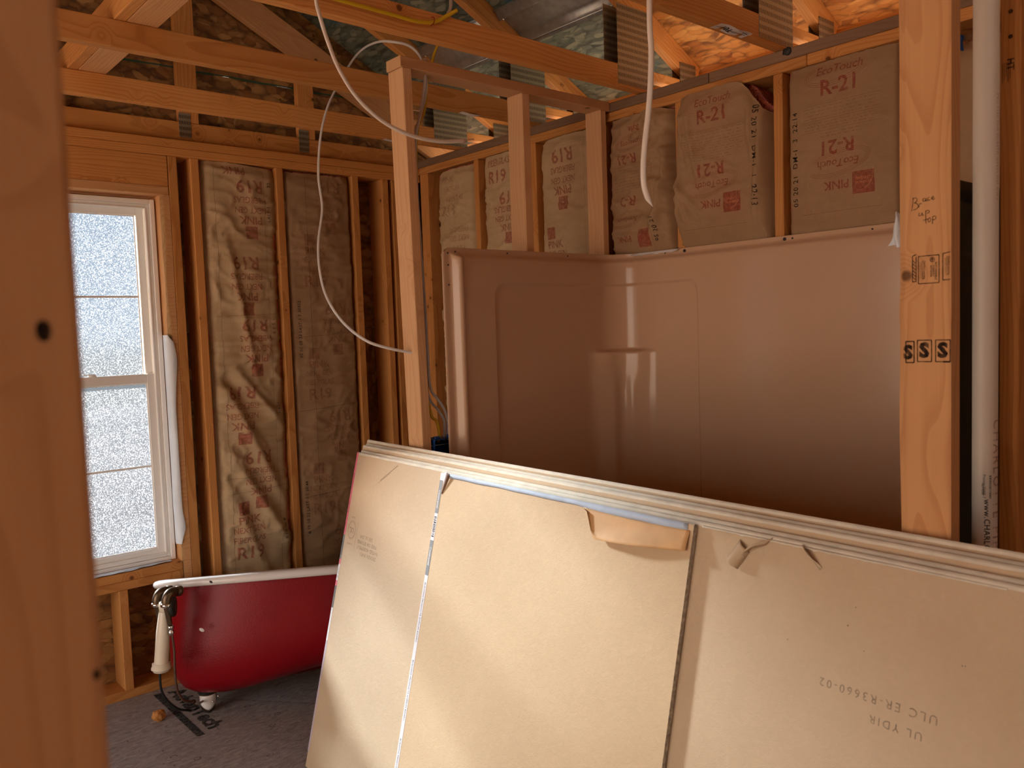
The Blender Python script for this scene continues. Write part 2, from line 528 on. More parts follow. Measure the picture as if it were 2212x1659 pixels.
def obj_from(name, verts, faces, mat, parent=None, smooth=False, mats=None, fmat=None):
    me = bpy.data.meshes.new(name)
    me.from_pydata([tuple(v) for v in verts], [], faces)
    for mm in (mats or [mat]):
        me.materials.append(mm)
    if fmat:
        for p, i in zip(me.polygons, fmat):
            p.material_index = i
    if smooth:
        for p in me.polygons:
            p.use_smooth = True
    me.update()
    return link(bpy.data.objects.new(name, me), parent)


def from_bm(name, bm, mat, parent=None, smooth=False):
    me = bpy.data.meshes.new(name)
    bm.normal_update()
    bm.to_mesh(me)
    bm.free()
    me.materials.append(mat)
    if smooth:
        for p in me.polygons:
            p.use_smooth = True
    return link(bpy.data.objects.new(name, me), parent)


def empty(name, loc, label=None, cat=None, group=None, kind=None):
    o = bpy.data.objects.new(name, None)
    o.location = loc
    COL.objects.link(o)
    tag(o, label, cat, group, kind)
    return o


def tag(o, label=None, cat=None, group=None, kind=None):
    if label: o['label'] = label
    if cat: o['category'] = cat
    if group: o['group'] = group
    if kind: o['kind'] = kind
    return o


def fix_parent(o, parent):
    """parent without moving"""
    o.parent = parent
    o.matrix_parent_inverse = Matrix.Translation(-Vector(parent.location)) if parent.type == 'EMPTY' else parent.matrix_world.inverted()
    return o


def box_bm(l, w, h, bev=0.0025):
    bm = bmesh.new()
    bmesh.ops.create_cube(bm, size=1.0)
    for v in bm.verts:
        v.co.x *= l; v.co.y *= w; v.co.z *= h
    if bev > 0:
        bmesh.ops.bevel(bm, geom=bm.edges[:], offset=min(bev, 0.3 * min(l, w, h)), segments=1, affect='EDGES', profile=0.7)
    return bm


def board(name, x0, x1, y0, y1, z0, z1, mat, parent=None, bev=0.0025):
    """axis aligned piece of lumber, local X along its length"""
    d = (x1 - x0, y1 - y0, z1 - z0)
    c = Vector(((x0 + x1) / 2, (y0 + y1) / 2, (z0 + z1) / 2))
    a = max(range(3), key=lambda i: d[i])
    if a == 0:
        R = Matrix.Identity(3)
    elif a == 1:
        R = Matrix(((0, -1, 0), (1, 0, 0), (0, 0, 1)))
    else:
        R = Matrix(((0, 0, -1), (0, 1, 0), (1, 0, 0)))
    dims = [abs((R.transposed() @ Vector(d))[i]) for i in range(3)]
    bm = box_bm(*dims, bev)
    o = from_bm(name, bm, mat)
    o.matrix_world = Matrix.Translation(c) @ R.to_4x4()
    if parent:
        fix_parent(o, parent)
    return o


def beam(name, p, q, side, w, h, mat, parent=None, bev=0.0025):
    """lumber from p to q (centre line); 'side' is the direction of width w, the other one has h"""
    p, q = Vector(p), Vector(q)
    x = (q - p).normalized()
    y = (Vector(side) - x * Vector(side).dot(x)).normalized()
    z = x.cross(y)
    bm = box_bm((q - p).length, w, h, bev)
    o = from_bm(name, bm, mat)
    R = Matrix((x, y, z)).transposed().to_4x4()
    o.matrix_world = Matrix.Translation((p + q) / 2) @ R
    if parent:
        fix_parent(o, parent)
    return o


def catmull(pts, n=8):
    P = [Vector(p) for p in pts]
    P = [P[0] * 2 - P[1]] + P + [P[-1] * 2 - P[-2]]
    out = []
    for i in range(1, len(P) - 2):
        a, b_, c, d = P[i - 1:i + 3]
        for k in range(n):
            t = k / n
            out.append(0.5 * ((2 * b_) + (c - a) * t + (2 * a - 5 * b_ + 4 * c - d) * t * t + (3 * b_ - a - 3 * c + d) * t ** 3))
    out.append(P[-2])
    return out


def tube(name, pts, rx, ry, mat, parent=None, n=8, seg=10, world=True, side=(0.7, -0.7, 0)):
    """swept oval; rx across 'side', ry the other way"""
    path = catmull(pts, n) if len(pts) > 2 else [Vector(p) for p in pts]
    verts, faces = [], []
    sd = Vector(side)
    for i, p in enumerate(path):
        t = (path[min(i + 1, len(path) - 1)] - path[max(i - 1, 0)]).normalized()
        s = sd - t * sd.dot(t)
        if s.length < 1e-3:
            s = Vector((0, 0, 1)) - t * t.z
        s.normalize()
        sd = s
        b_ = t.cross(s)
        rr = rx(i / (len(path) - 1)) if callable(rx) else rx
        r3 = rr if callable(rx) and ry is None else ry
        for k in range(seg):
            a = 2 * math.pi * k / seg
            verts.append(p + s * math.cos(a) * rr + b_ * math.sin(a) * r3)
    m_ = len(path)
    for i in range(m_ - 1):
        for k in range(seg):
            a, c = i * seg + k, i * seg + (k + 1) % seg
            faces.append((a, c, c + seg, a + seg))
    faces.append(tuple(range(seg))[::-1])
    faces.append(tuple((m_ - 1) * seg + k for k in range(seg)))
    o = obj_from(name, verts, faces, mat, None, smooth=True)
    if parent:
        fix_parent(o, parent)
    return o


def lathe(name, prof, axis_o, axis_d, mat, parent=None, seg=24):
    """prof: list of (r, h) along axis"""
    d = Vector(axis_d).normalized()
    s = d.orthogonal().normalized()
    b_ = d.cross(s)
    verts, faces = [], []
    for r, h in prof:
        for k in range(seg):
            a = 2 * math.pi * k / seg
            verts.append(Vector(axis_o) + d * h + (s * math.cos(a) + b_ * math.sin(a)) * r)
    for i in range(len(prof) - 1):
        for k in range(seg):
            a, c = i * seg + k, i * seg + (k + 1) % seg
            faces.append((a, c, c + seg, a + seg))
    faces.append(tuple(range(seg))[::-1])
    faces.append(tuple((len(prof) - 1) * seg + k for k in range(seg)))
    o = obj_from(name, verts, faces, mat, None, smooth=True)
    if parent:
        fix_parent(o, parent)
    return o


# ---- lettering laid on surfaces
_glyph = {}


def glyphs(body, size=1.0, shear=0.0, bold=0.0, spacing=1.0, width=1.0):
    key = (body, shear, bold, spacing, width)
    if key not in _glyph:
        cu = bpy.data.curves.new('t', 'FONT')
        cu.body = body
        cu.size = 1.0
        cu.align_x = 'CENTER'
        cu.align_y = 'CENTER'
        cu.shear = shear
        cu.offset = bold
        cu.space_character = spacing
        cu.resolution_u = 2
        ob = bpy.data.objects.new('t', cu)
        me = bpy.data.meshes.new_from_object(ob)
        me.calc_loop_triangles()
        tris = [[(me.vertices[i].co.x * width, me.vertices[i].co.y) for i in t.vertices] for t in me.loop_triangles]
        bpy.data.objects.remove(ob)
        bpy.data.curves.remove(cu)
        bpy.data.meshes.remove(me)
        _glyph[key] = tris
    return [[(x * size, y * size) for x, y in t] for t in _glyph[key]]


def split(tris, mx):
    out, st = [], list(tris)
    while st:
        t = st.pop()
        L = [math.dist(t[i], t[(i + 1) % 3]) for i in range(3)]
        k = max(range(3), key=lambda i: L[i])
        if L[k] <= mx:
            out.append(t)
            continue
        a, b_, c = t[k], t[(k + 1) % 3], t[(k + 2) % 3]
        m_ = ((a[0] + b_[0]) / 2, (a[1] + b_[1]) / 2)
        st += [[a, m_, c], [m_, b_, c]]
    return out


class Print:
    """collects flat marks in surface coordinates and lays them on a surface"""
    def __init__(s, mapper, mx=0.02):
        s.t, s.map, s.mx = [], mapper, mx

    def put(s, tris, u, v, rot=0.0):
        c, sn = math.cos(rot), math.sin(rot)
        s.t += [[(u + x * c - y * sn, v + x * sn + y * c) for x, y in t] for t in tris]

    def text(s, body, u, v, size, rot=0.0, **kw):
        s.put(glyphs(body, size, **kw), u, v, rot)

    def rect(s, u0, v0, u1, v1):
        s.t += [[(u0, v0), (u1, v0), (u1, v1)], [(u0, v0), (u1, v1), (u0, v1)]]

    def line(s, a, b_, w):
        dx, dy = b_[0] - a[0], b_[1] - a[1]
        L = math.hypot(dx, dy) or 1
        nx, ny = -dy / L * w / 2, dx / L * w / 2
        q = [(a[0] + nx, a[1] + ny), (a[0] - nx, a[1] - ny), (b_[0] - nx, b_[1] - ny), (b_[0] + nx, b_[1] + ny)]
        s.t += [[q[0], q[1], q[2]], [q[0], q[2], q[3]]]

    def ring(s, u, v, rx, ry, w, rot=0, n=28, a0=0, a1=2 * math.pi):
        pts = []
        for i in range(n + 1):
            a = a0 + (a1 - a0) * i / n
            x, y = rx * math.cos(a), ry * math.sin(a)
            pts.append((u + x * math.cos(rot) - y * math.sin(rot), v + x * math.sin(rot) + y * math.cos(rot)))
        for i in range(n):
            s.line(pts[i], pts[i + 1], w)

    def frame(s, u0, v0, u1, v1, w):
        s.line((u0, v0), (u1, v0), w); s.line((u1, v0), (u1, v1), w)
        s.line((u1, v1), (u0, v1), w); s.line((u0, v1), (u0, v0), w)

    def build(s, name, mat, parent, stuff=False):
        tr = split(s.t, s.mx)
        vs, fs = [], []
        for t in tr:
            k = len(vs)
            vs += [s.map(*p) for p in t]
            fs.append((k, k + 1, k + 2))
        o = obj_from(name, vs, fs, mat, None)
        if parent:
            fix_parent(o, parent)
        return o


# ================================================================== dimensions
D, XR = 3.815, 2.683          # stud faces of back and right walls
SD = 0.14                     # stud depth
PT = 2.466                    # top of the back wall plates
TB = 2.51                     # underside of truss chords


def roof_z(x):
    return 2.872 - 0.5 * (x - 2.683) if x > 0 else roof_z(1e-9) + 0.5 * x


# ------------------------------------------------------------------ floor
floor = empty('floor', (0, 0, 0), kind='structure')
fx = [-3.0, -0.105, 1.115 + 1.22]
fl_edges_x = [-3.2, -0.75, 1.69, 3.1]
rows = [-2.6, -1.38, -0.16, 1.06, 2.28, 3.50, 4.0]
for j in range(len(rows) - 1):
    off = 0.0 if j % 2 else 1.22
    xs = [-3.2 + off * 0.5, -0.75 + off * 0.5, 1.69 + off * 0.5, 3.1]
    xs = [-3.2] + xs[1:]
    for i in range(len(xs) - 1):
        o = board('floor_panel', xs[i] + 0.0012, xs[i + 1] - 0.0012, rows[j] + 0.0012, rows[j + 1] - 0.0012, -0.019, 0, M['floor'], floor, bev=0.001)
bm = box_bm(6.4, 6.7, 0.02, 0)
sub = from_bm('joist_layer', bm, M['darkgap'])
sub.location = (0, 0.7, -0.032)
fix_parent(sub, floor)
fp = Print(lambda u, v: (u, v, 0.0012))
fp.put(split([[(-0.0155, 0), (0.0155, 0), (0.0155, 0.53)], [(-0.0155, 0), (0.0155, 0.53), (-0.0155, 0.53)]], 0.2), 1.118, 3.24, 0)
fp.text('AdvanTech', 1.190, 3.51, 0.092, rot=-math.pi / 2, width=1.15, bold=0.045)
for (x, y) in ((0.98, 3.15), (1.04, 3.07), (1.25, 2.9), (0.86, 2.95), (1.42, 3.2), (1.36, 3.12), (1.5, 3.02), (1.3, 3.42), (1.36, 3.36), (1.75, 2.85)):
    fp.ring(x, y, 0.013, 0.010, 0.0025, n=8)
for k in range(60):
    x, y = random.uniform(0.5, 1.8), random.uniform(2.4, 3.5)
    a = random.uniform(0, 3.1)
    L = random.uniform(0.003, 0.012)
    fp.line((x, y), (x + L * math.cos(a), y + L * math.sin(a)), random.uniform(0.002, 0.005))
fp.build('printed_mark', M['floor_ink'], floor)
fs_ = Print(lambda u, v: (u, v, 0.0012))
fs_.line((1.22, 3.62), (2.2, 2.4), 0.004)
fs_.line((0.75, 3.02), (1.05, 3.06), 0.002)
fs_.build('chalk_line', M['grey_ink'], floor)

# ------------------------------------------------------------------ back wall
wb = empty('wall_back', (0, D, 0), kind='structure')
Y0, Y1 = D, D + SD
board('bottom_plate', -2.68, XR, Y0, Y1, 0, 0.038, M['pine'], wb)
board('top_plate', -2.68, XR, Y0, Y1, 2.39, 2.4275, M['pine'], wb)
board('top_plate', -2.68, XR, Y0, Y1, 2.4285, PT, M['pine'], wb)
W1 = (0.69, 1.272, 0.56, 2.20)
W2 = (-0.95, -0.29, 0.95, 2.20)


def opening(w, jl, jr):
    x0, x1, z0, z1 = w
    board('header', jl - 0.038, jr + 0.038, Y0, Y0 + 0.038, 2.254, 2.389, M['pine'], wb)
    board('header', jl - 0.038, jr + 0.038, Y0 + 0.1, Y0 + 0.138, 2.254, 2.389, M['pine'], wb)
    board('header_plate', jl - 0.038, jr + 0.038, Y0, Y1, 2.215, 2.2535, M['pine_fresh'], wb)  # lighter pine stands in for sun bounced up under the header
    board('jack_stud', jl - 0.038, jl, Y0, Y1, 0.038, 2.2145, M['pine'], wb)
    board('king_stud', jl - 0.078, jl - 0.04, Y0, Y1, 0.038, 2.3895, M['pine'], wb)
    board('king_stud', jr + 0.041, jr + 0.081, Y0, Y1, 0.038, 2.3895, M['pine'], wb)
    board('sill_plate', jl, jr, Y0, Y1, z0 - 0.038, z0, M['pine'], wb)
    board('sill_plate', jl, jr, Y0, Y1, z0 - 0.0765, z0 - 0.0388, M['pine'], wb)
    for x in (jl + 0.001, (jl + jr) / 2 + 0.02, jr - 0.039):
        board('cripple_stud', x, x + 0.038, Y0, Y1, 0.038, z0 - 0.077, M['pine'], wb)


opening(W1, 0.682, 1.28)
opening(W2, -0.958, -0.282)
board('jack_stud', -0.282, -0.244, Y0, Y1, 0.038, 2.2145, M['pine'], wb)
# the wany jack stud at the right of the window
nz_, verts, faces = 90, [], []
for i in range(nz_ + 1):
    z = 0.038 + (2.2145 - 0.038) * i / nz_
    k = noise.noise(Vector((z * 3.1, 2.2, 0)))
    wa = max(0.003, 0.010 + 0.016 * k + 0.004 * noise.noise(Vector((z * 25, 0, 5))))
    if z < 0.9:
        wa = 0.004 + 0.003 * abs(k)
    sec = [(1.280, Y1), (1.280, Y0 + wa * 1.3), (1.280 + wa * 0.5, Y0 + wa * 0.45), (1.280 + wa, Y0), (1.3190, Y0), (1.3190, Y1)]
    verts += [(x, y, z) for x, y in sec]
for i in range(nz_):
    for k in range(6):
        a, b_ = i * 6 + k, i * 6 + (k + 1) % 6
        faces.append((a, b_, b_ + 6, a + 6))
faces += [tuple(range(6))[::-1], tuple(nz_ * 6 + k for k in range(6))]
fm = [1 if (i % 6) in (1, 2) and i < nz_ * 6 else 0 for i in range(len(faces))]
js = obj_from('jack_stud', verts, faces, None, None, mats=[M['pine_fresh'], M['pine_bark']], fmat=fm)
tag(js, 'stud edge with bark left on beside the window')
fix_parent(js, wb)

for x in (1.421, 1.833, 2.254):
    board('stud', x, x + 0.038, Y0, Y1, 0.038, 2.3895, M['pine'], wb)
for x in (2.437, 2.498, 2.57, 2.63):
    board('stud', x, x + 0.038, Y0, Y1, 0.038, 2.3895, M['pine'], wb)
for x in (0.2, -0.12, -1.36, -1.77, -2.18, -2.64):
    board('stud', x, x + 0.038, Y0, Y1, 0.038, 2.3895, M['pine'], wb)
# sheathing
YS = Y1 + 0.0005
sh = [(-2.7, -0.955, 0.0, 1.22), (-2.7, -0.955, 1.223, 2.466), (-0.953, -0.287, 0, 0.945), (-0.953, -0.287, 2.202, 2.466), (-0.285, 0.688, 0, 1.22), (-0.285, 0.688, 1.223, 2.466),
      (0.690, 1.274, 0, 0.33), (0.690, 1.274, 0.332, 0.556), (0.690, 1.274, 2.202, 2.466), (1.276, 1.44, 0, 1.601), (1.276, 1.44, 1.604, 2.466), (1.442, 2.83, 0, 1.601), (1.442, 2.83, 1.604, 2.466)]
for x0, x1, z0, z1 in sh:
    board('sheathing_panel', x0, x1, YS, YS + 0.012, z0, z1, M['osb_brown'], wb, bev=0.001)
for (x0, x1, z) in ((-2.7, -0.96, 1.22), (-0.28, 0.68, 1.22), (1.28, 2.83, 1.60)):  # unseen backing strips added to stop sun leaking through the sheathing joints
    board('sun_block_strip', x0, x1, YS + 0.0125, YS + 0.014, z - 0.04, z + 0.04, M['membrane'], wb, bev=0)
for x in (-0.954, -0.286, 0.689, 1.275, 1.441):
    board('sun_block_strip', x - (0.04 if x in (-0.954, 0.689, 1.441) else -0.003), x + (0.04 if x in (-0.286, 1.275, 1.441) else -0.003), YS + 0.0142, YS + 0.0155, 0, 2.5, M['membrane'], wb, bev=0)
board('sun_block_strip', 0.66, 1.30, YS + 0.0125, YS + 0.014, 0.29, 0.37, M['membrane'], wb, bev=0)
# gable sheathing above the plates
for (z0, z1) in ((2.467, 2.808), (2.812, 3.2), (3.203, 3.62), (3.62, 4.2)):
    xr = 2.683 + (2.872 - z0) / 0.5 + 0.1
    xr1 = 2.683 + (2.872 - z1) / 0.5 + 0.1
    xr, xr1 = min(xr, 3.1), min(xr1, 3.1)
    v = [(-xr, 3.90, z0), (xr, 3.90, z0), (xr1, 3.90, z1), (-xr1, 3.90, z1)]
    v += [(x, y + 0.012, z) for x, y, z in v]
    o = obj_from('gable_sheathing', v, [(0, 1, 2, 3), (7, 6, 5, 4), (0, 4, 5, 1), (1, 5, 6, 2), (2, 6, 7, 3), (3, 7, 4, 0)], M['osb_brown'])
    fix_parent(o, wb)
gp = Print(lambda u, v: (u, 3.8985, v))
for k in range(40):
    u = -0.5 + k * 0.08
    gp.line((u, 2.809 + 0.002 * math.sin(k * 1.7)), (u + 0.083, 2.809 + 0.002 * math.sin(k * 1.7 + 1.7)), 0.005 + 0.004 * abs(math.sin(k * 2.3)))
gp.build('edge_paint', M['green_edge'], wb)

# ------------------------------------------------------------------ right wall
wr = empty('wall_right', (XR, 1.5, 0), kind='structure')
board('bottom_plate', XR, XR + SD, -2.5, 3.95, 0, 0.038, M['pine'], wr)
for y0, y1 in ((-2.5, 1.9), (1.902, 3.95)):
    board('top_plate', XR, XR + SD, y0 - 0.4, y1 if y1 > 3 else y1 - 0.4, 2.431, 2.4685, M['pine'], wr)
    board('top_plate', XR, XR + SD, y0, y1, 2.4695, 2.5075, M['pine_weathered'], wr)
for y in (3.74, 3.30, 2.87, 2.445, 2.025, 1.594, 1.142, 0.77, 0.36, -0.05, -0.5, -1.0, -1.5):
    board('stud', XR, XR + SD, y, y + 0.036, 0.038, 2.4305, M['pine'], wr)
board('stud', XR, XR + SD, 3.777, 3.813, 0.038, 2.4305, M['pine'], wr)
for y0, y1 in ((-2.5, -0.05), (-0.048, 1.17), (1.172, 2.39), (2.392, 3.97)):
    board('sheathing_panel', XR + SD + 0.0005, XR + SD + 0.0125, y0, y1, 0, 2.50, M['osb_brown'], wr, bev=0.001)
# notch knocked out of the upper plate, and a knot
bm = bmesh.new()
bmesh.ops.create_icosphere(bm, subdivisions=2, radius=1)
for v in bm.verts:
    v.co = Vector((v.co.x * 0.012, v.co.y * 0.020, v.co.z * 0.016)) * (1 + 0.3 * noise.noise(v.co * 2))
nk = from_bm('plate_hole', bm, M['rubber'])
nk.location = (XR + 0.004, 1.574, 2.498)
fix_parent(nk, wr)

# ------------------------------------------------------------------ the rest of the shell, behind and left of the view
wl_ = empty('wall_left', (-2.69, 0.7, 0), kind='structure')
for (ya, yb, za, zb) in ((3.5, 3.95, 0, 2.5), (-2.6, 0.2, 0, 2.5), (0.2, 3.5, 2.25, 2.5)):
    board('sheathing_panel', -2.712, -2.70, ya, yb, za, zb, M['osb_brown'], wl_, bev=0.001)
board('top_plate', -2.70, -2.61, -2.6, 3.81, 2.4285, PT, M['pine'], wl_)
for k in range(16):
    y = -2.55 + 0.406 * k
    if 0.2 < y < 3.4:
        continue
    board('stud', -2.70, -2.61, y, y + 0.038, 0.0, 2.428, M['pine'], wl_)
wk = empty('wall_rear', (0, -2.6, 0), kind='structure')
board('sheathing_panel', -2.7, 2.82, -2.63, -2.618, 0, 2.5, M['osb_brown'], wk, bev=0.001)
board('top_plate', -2.7, 2.82, -2.617, -2.53, 2.4285, PT, M['pine'], wk)
for k in range(13):
    x = -2.6 + 0.42 * k
    board('stud', x, x + 0.038, -2.617, -2.53, 0.0, 2.428, M['pine'], wk)
board('gable_sheathing', -2.7, 2.7, -2.63, -2.618, 2.502, 3.4, M['osb_brown'], wk, bev=0.001)

# ------------------------------------------------------------------ ceiling: roof sheathing panels
ceil = empty('ceiling', (0, 1.5, 3.0), kind='structure')
sl = math.atan(0.5)
dx = 1.22 * math.cos(sl)


def roof_panel(xa, xb, ya, yb, mat, side=1):
    # local X along Y (strength axis), local Y along slope
    za, zb = roof_z(abs(xa)), roof_z(abs(xb))
    pa, pb = Vector((xa * side, 0, za)), Vector((xb * side, 0, zb))
    L = (pb - pa).length
    bm = box_bm(yb - ya, L - 0.002, 0.012, 0.001)
    o = from_bm('roof_panel', bm, mat)
    ly = (pb - pa).normalized()
    lx = Vector((0, 1, 0))
    lz = lx.cross(ly)
    if lz.z < 0:
        lx, lz = -lx, -lz
    mid = (pa + pb) / 2 + lz * 0.0062
    o.matrix_world = Matrix.Translation((mid.x, (ya + yb) / 2, mid.z)) @ Matrix((lx, ly, lz)).transposed().to_4x4()
    fix_parent(o, ceil)


cuts = [3.10, 3.10 - dx, 3.10 - 2 * dx, 0.0]
for i in range(3):
    xb, xa = cuts[i], max(cuts[i + 1], 0.0)
    ys = [(-2.6, -0.2), (-0.198, 2.238), (2.24, 4.3)] if i % 2 == 0 else [(-2.6, 1.0), (1.002, 2.238), (2.24, 4.3)]
    for k, (ya, yb) in enumerate(ys):
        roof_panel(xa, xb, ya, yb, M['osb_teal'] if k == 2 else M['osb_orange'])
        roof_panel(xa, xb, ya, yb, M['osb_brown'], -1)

for sgn in (1, -1):  # added along the eaves to block a bright slit of sky
    board('sky_block_fascia', min(3.101 * sgn, 3.139 * sgn), max(3.101 * sgn, 3.139 * sgn), -2.6, 4.3, 2.50, 2.674, M['pine'], ceil)

# ------------------------------------------------------------------ trusses
def plate(name, x0, x1, y, z0, z1, parent, th=0.0022):
    bm = box_bm(x1 - x0, th, z1 - z0, 0.0004)
    o = from_bm(name, bm, M['plate'])
    o.location = ((x0 + x1) / 2, y - th / 2, (z0 + z1) / 2)
    fix_parent(o, parent)
    return o


def truss(y, label):
    t = empty('roof_truss', (0, y, TB), label, 'truss', 'roof trusses spanning the room')
    yc = y + 0.019
    board('bottom_chord', -2.75, 2.742, y, y + 0.038, TB, TB + 0.089, M['pine'], t)
    for s in (1, -1):
        th = 0.0445 / math.cos(sl)
        a = Vector((0.02 * s, yc, roof_z(0.02) - th))
        b_ = Vector((3.06 * s, yc, roof_z(3.06) - th))
        beam('top_chord', a, b_, (0, 1, 0), 0.038, 0.089, M['pine'], t)
        x = 2.655 * s
        board('web', x - 0.0445, x + 0.0445, y, y + 0.038, TB + 0.0895, roof_z(2.71) - 0.101, M['pine'], t)
        # soffit return outside the wall
        board('web', min(2.745 * s, 3.05 * s), max(2.745 * s, 3.05 * s), y, y + 0.038, 2.566, 2.604, M['pine'], t)
        if s < 0:
            beam('web', (1.75 * s, yc, TB + 0.14), (1.05 * s, yc, roof_z(1.05) - 0.16), (0, 1, 0), 0.038, 0.089, M['pine'], t)
            beam('web', (0.10 * s, yc, roof_z(0.1) - 0.18), (0.95 * s, yc, TB + 0.14), (0, 1, 0), 0.038, 0.089, M['pine'], t)
    for yy in (y - 0.0002, y + 0.0405):
        k = -0.035 if yy > y else 0
        plate('connector_plate', 2.535 + k, 2.747, yy, TB + 0.012 + (0.09 if yy > y else 0), 2.832, t)
        plate('connector_plate', 2.93, 3.04, yy, 2.585, 2.675, t)
    return t


T1 = truss(3.462, 'roof truss nearest the back wall, its chord just in front of the gable')
T2 = truss(2.862, 'roof truss whose chord passes behind the top of the short stud wall')
T3 = truss(2.222, 'roof truss carrying the yellow cable, over the tub surround')
T4 = truss(1.59, 'roof truss with the white T01 tag stapled under its chord')
T5 = truss(0.97, 'roof truss overhead, in front of the one with the white tag')
T6 = truss(0.35, 'roof truss directly above the foreground studs')
tg = Print(lambda u, v: (u, v, TB - 0.0016 + 0.002 * math.sin(u * 60)))
tg.rect(2.285, 1.566, 2.46, 1.612)
tgo = tg.build('paper_tag', M['tag'], T4)
tg = Print(lambda u, v: (u, v, TB - 0.0030 + 0.002 * math.sin(u * 60)))
tg.text('T01', 2.345, 1.588, 0.032, rot=0, bold=0.02)
tg.line((2.30, 1.571), (2.45, 1.571), 0.0015)
tg.line((2.40, 1.590), (2.45, 1.590), 0.002)
tg.line((2.42, 1.580), (2.45, 1.580), 0.004)
# seen from below: mirror in x about the tag
tg.t = [[(2 * 2.345 - x if abs(x - 2.345) < 0.06 else x, y) for x, y in t] for t in tg.t]
tg.build('tag_print', M['ink'], T4)
for T_, x, y in ((T2, 2.25, 2.862), (T1, 2.24, 3.462)):
    tg = Print(lambda u, v: (u, v, TB - 0.0015 - 0.004 * math.sin((u - x) * 25)))
    tg.rect(x, y - 0.004, x + 0.10, y + 0.026)
    tg.build('paper_tag', M['tag'], T_)
# printed grade marks on the tail of a chord
pr = Print(lambda u, v: (u, 2.862 - 0.0015, v))
pr.text('SPF', 2.86, 2.72, 0.02, rot=-0.46)
pr.build('grade_stamp', M['dark_ink'], T2)

gt = empty('gable_truss', (0, 3.845, PT), 'flat gable end truss standing on the back wall plates', 'truss')
board('bottom_chord', -2.7, 2.683, 3.845, 3.883, PT + 0.0005, PT + 0.0895, M['pine'], gt)
for s in (1, -1):
    th = 0.146 / 2
    za = lambda x: 2.742 - 0.5 * (x - 2.683)
    a = Vector((0.0, 3.864, za(0.0) - th)) if s > 0 else Vector((-0.04, 3.864, za(0.04) - th))
    b_ = Vector((s * 2.95, 3.864, za(2.95) - th))
    beam('top_chord', a, b_, (0, 1, 0), 0.038, 0.13, M['pine_fresh'] if s > 0 else M['pine'], gt)
for x in (-1.6, -1.02, -0.43, 0.20, 0.80, 1.395, 1.985):
    zt = 2.742 - 0.5 * (abs(x) + 0.089 - 2.683) - 0.15
    board('gable_stud', x, x + 0.089, 3.846, 3.884, PT + 0.09, zt, M['pine'], gt)
    plate('connector_plate', x - 0.004, x + 0.05, 3.8448, PT + 0.02, PT + 0.13, gt)

# brace laid along the bottom chords
bt = empty('truss_brace', (0.94, 2.5, TB + 0.09), 'pale board lying across the truss chords, lit from below', 'brace')
board('flat_board', 0.889, 0.988, -0.2, 3.84, TB + 0.0895, TB + 0.127, M['pine_fresh'], bt)
board('upright_board', 0.850, 0.888, -0.2, 3.84, TB + 0.0895, TB + 0.1785, M['pine'], bt)

# galvanised ribbed channel under the roof sheathing, a length in each bay
for (ya, yb, lab) in ((2.262, 2.860, 'ribbed galvanised channel under the roof, in the nearer truss bay'), (2.902, 3.460, 'ribbed galvanised channel under the roof, in the farther truss bay')):
    ns_ = 40
    verts, faces = [], []
    for j, y in enumerate((ya, yb)):
        for i in range(ns_ + 1):
            x = 2.44 + 0.21 * i / ns_
            rib = 0.0
            for c in (2.475, 2.615):
                rib += 0.026 * math.exp(-((x - c) / 0.010) ** 2)
            lip = 0.012 if i in (0, ns_) else 0
            verts.append((x, y, roof_z(x) - 0.012 - rib - lip))
    for i in range(ns_):
        faces.append((i, i + 1, ns_ + 2 + i, ns_ + 1 + i))
    o = obj_from('metal_channel', verts, faces, M['galv'], smooth=True)
    md = o.modifiers.new('t', 'SOLIDIFY')
    md.thickness = 0.0015
    tag(o, lab, 'metal channel', 'galvanised channels under the roof')
    for c in (2.475, 2.615):
        for y in (ya + 0.03, yb - 0.03):
            s = lathe('screw', [(0.005, 0), (0.005, 0.003), (0.002, 0.006)], (c, y, roof_z(c) - 0.0385), (0, 0, -1), M['chrome'], o, seg=8)
            s.matrix_parent_inverse = Matrix.Identity(4)

# ------------------------------------------------------------------ short stud wall at the far end of the tub
wm = empty('wall_middle', (1.65, 2.4, 0), kind='structure')
board('top_plate', 1.628, 2.682, 2.401, 2.490, 2.472, TB - 0.0005, M['pine_pale'], wm, bev=0.002)
ps = beam('stud', (1.6905, 2.4445, 0.04), (1.653, 2.4445, 2.4715), (1, 0, 0), 0.0385, 0.089, M['pine_pale'], wm)
tag(ps, 'end stud of the short wall, pale face with dark knots')
board('stud', 2.181, 2.221, 2.4005, 2.489, 0.04, 2.4715, M['pine_pale'], wm)
board('stud', 2.622, 2.656, 2.4005, 2.489, 0.04, 2.4715, M['pine_pale'], wm)
board('bottom_plate', 1.65, 2.682, 2.4005, 2.489, 0, 0.0395, M['pine_pale'], wm)

# ------------------------------------------------------------------ near stud wall
wn_ = empty('wall_near', (1.7, 0.65, 0), kind='structure')
# big foreground stud with a wany arris towards its far edge
nz_, verts, faces = 80, [], []
for i in range(nz_ + 1):
    z = 0.038 + (2.472 - 0.038) * i / nz_
    k = 0.0035 * noise.noise(Vector((z * 4, 9.0, 0)))
    yf = 0.6925 + k + (0.002 if 1.55 < z < 1.62 else 0)
    ch = 0.0135 + 0.003 * noise.noise(Vector((z * 2.2, 1.0, 3)))
    sec = [(1.598, 0.600), (1.560, 0.600), (1.5585, 0.604), (1.5585, yf - ch), (1.566, yf), (1.598, yf)]
    verts += [(x, y, z) for x, y in sec]
for i in range(nz_):
    for k in range(6):
        a, b_ = i * 6 + k, i * 6 + (k + 1) % 6
        faces.append((a, b_, b_ + 6, a + 6))
faces += [tuple(range(6))[::-1], tuple(nz_ * 6 + k for k in range(6))]
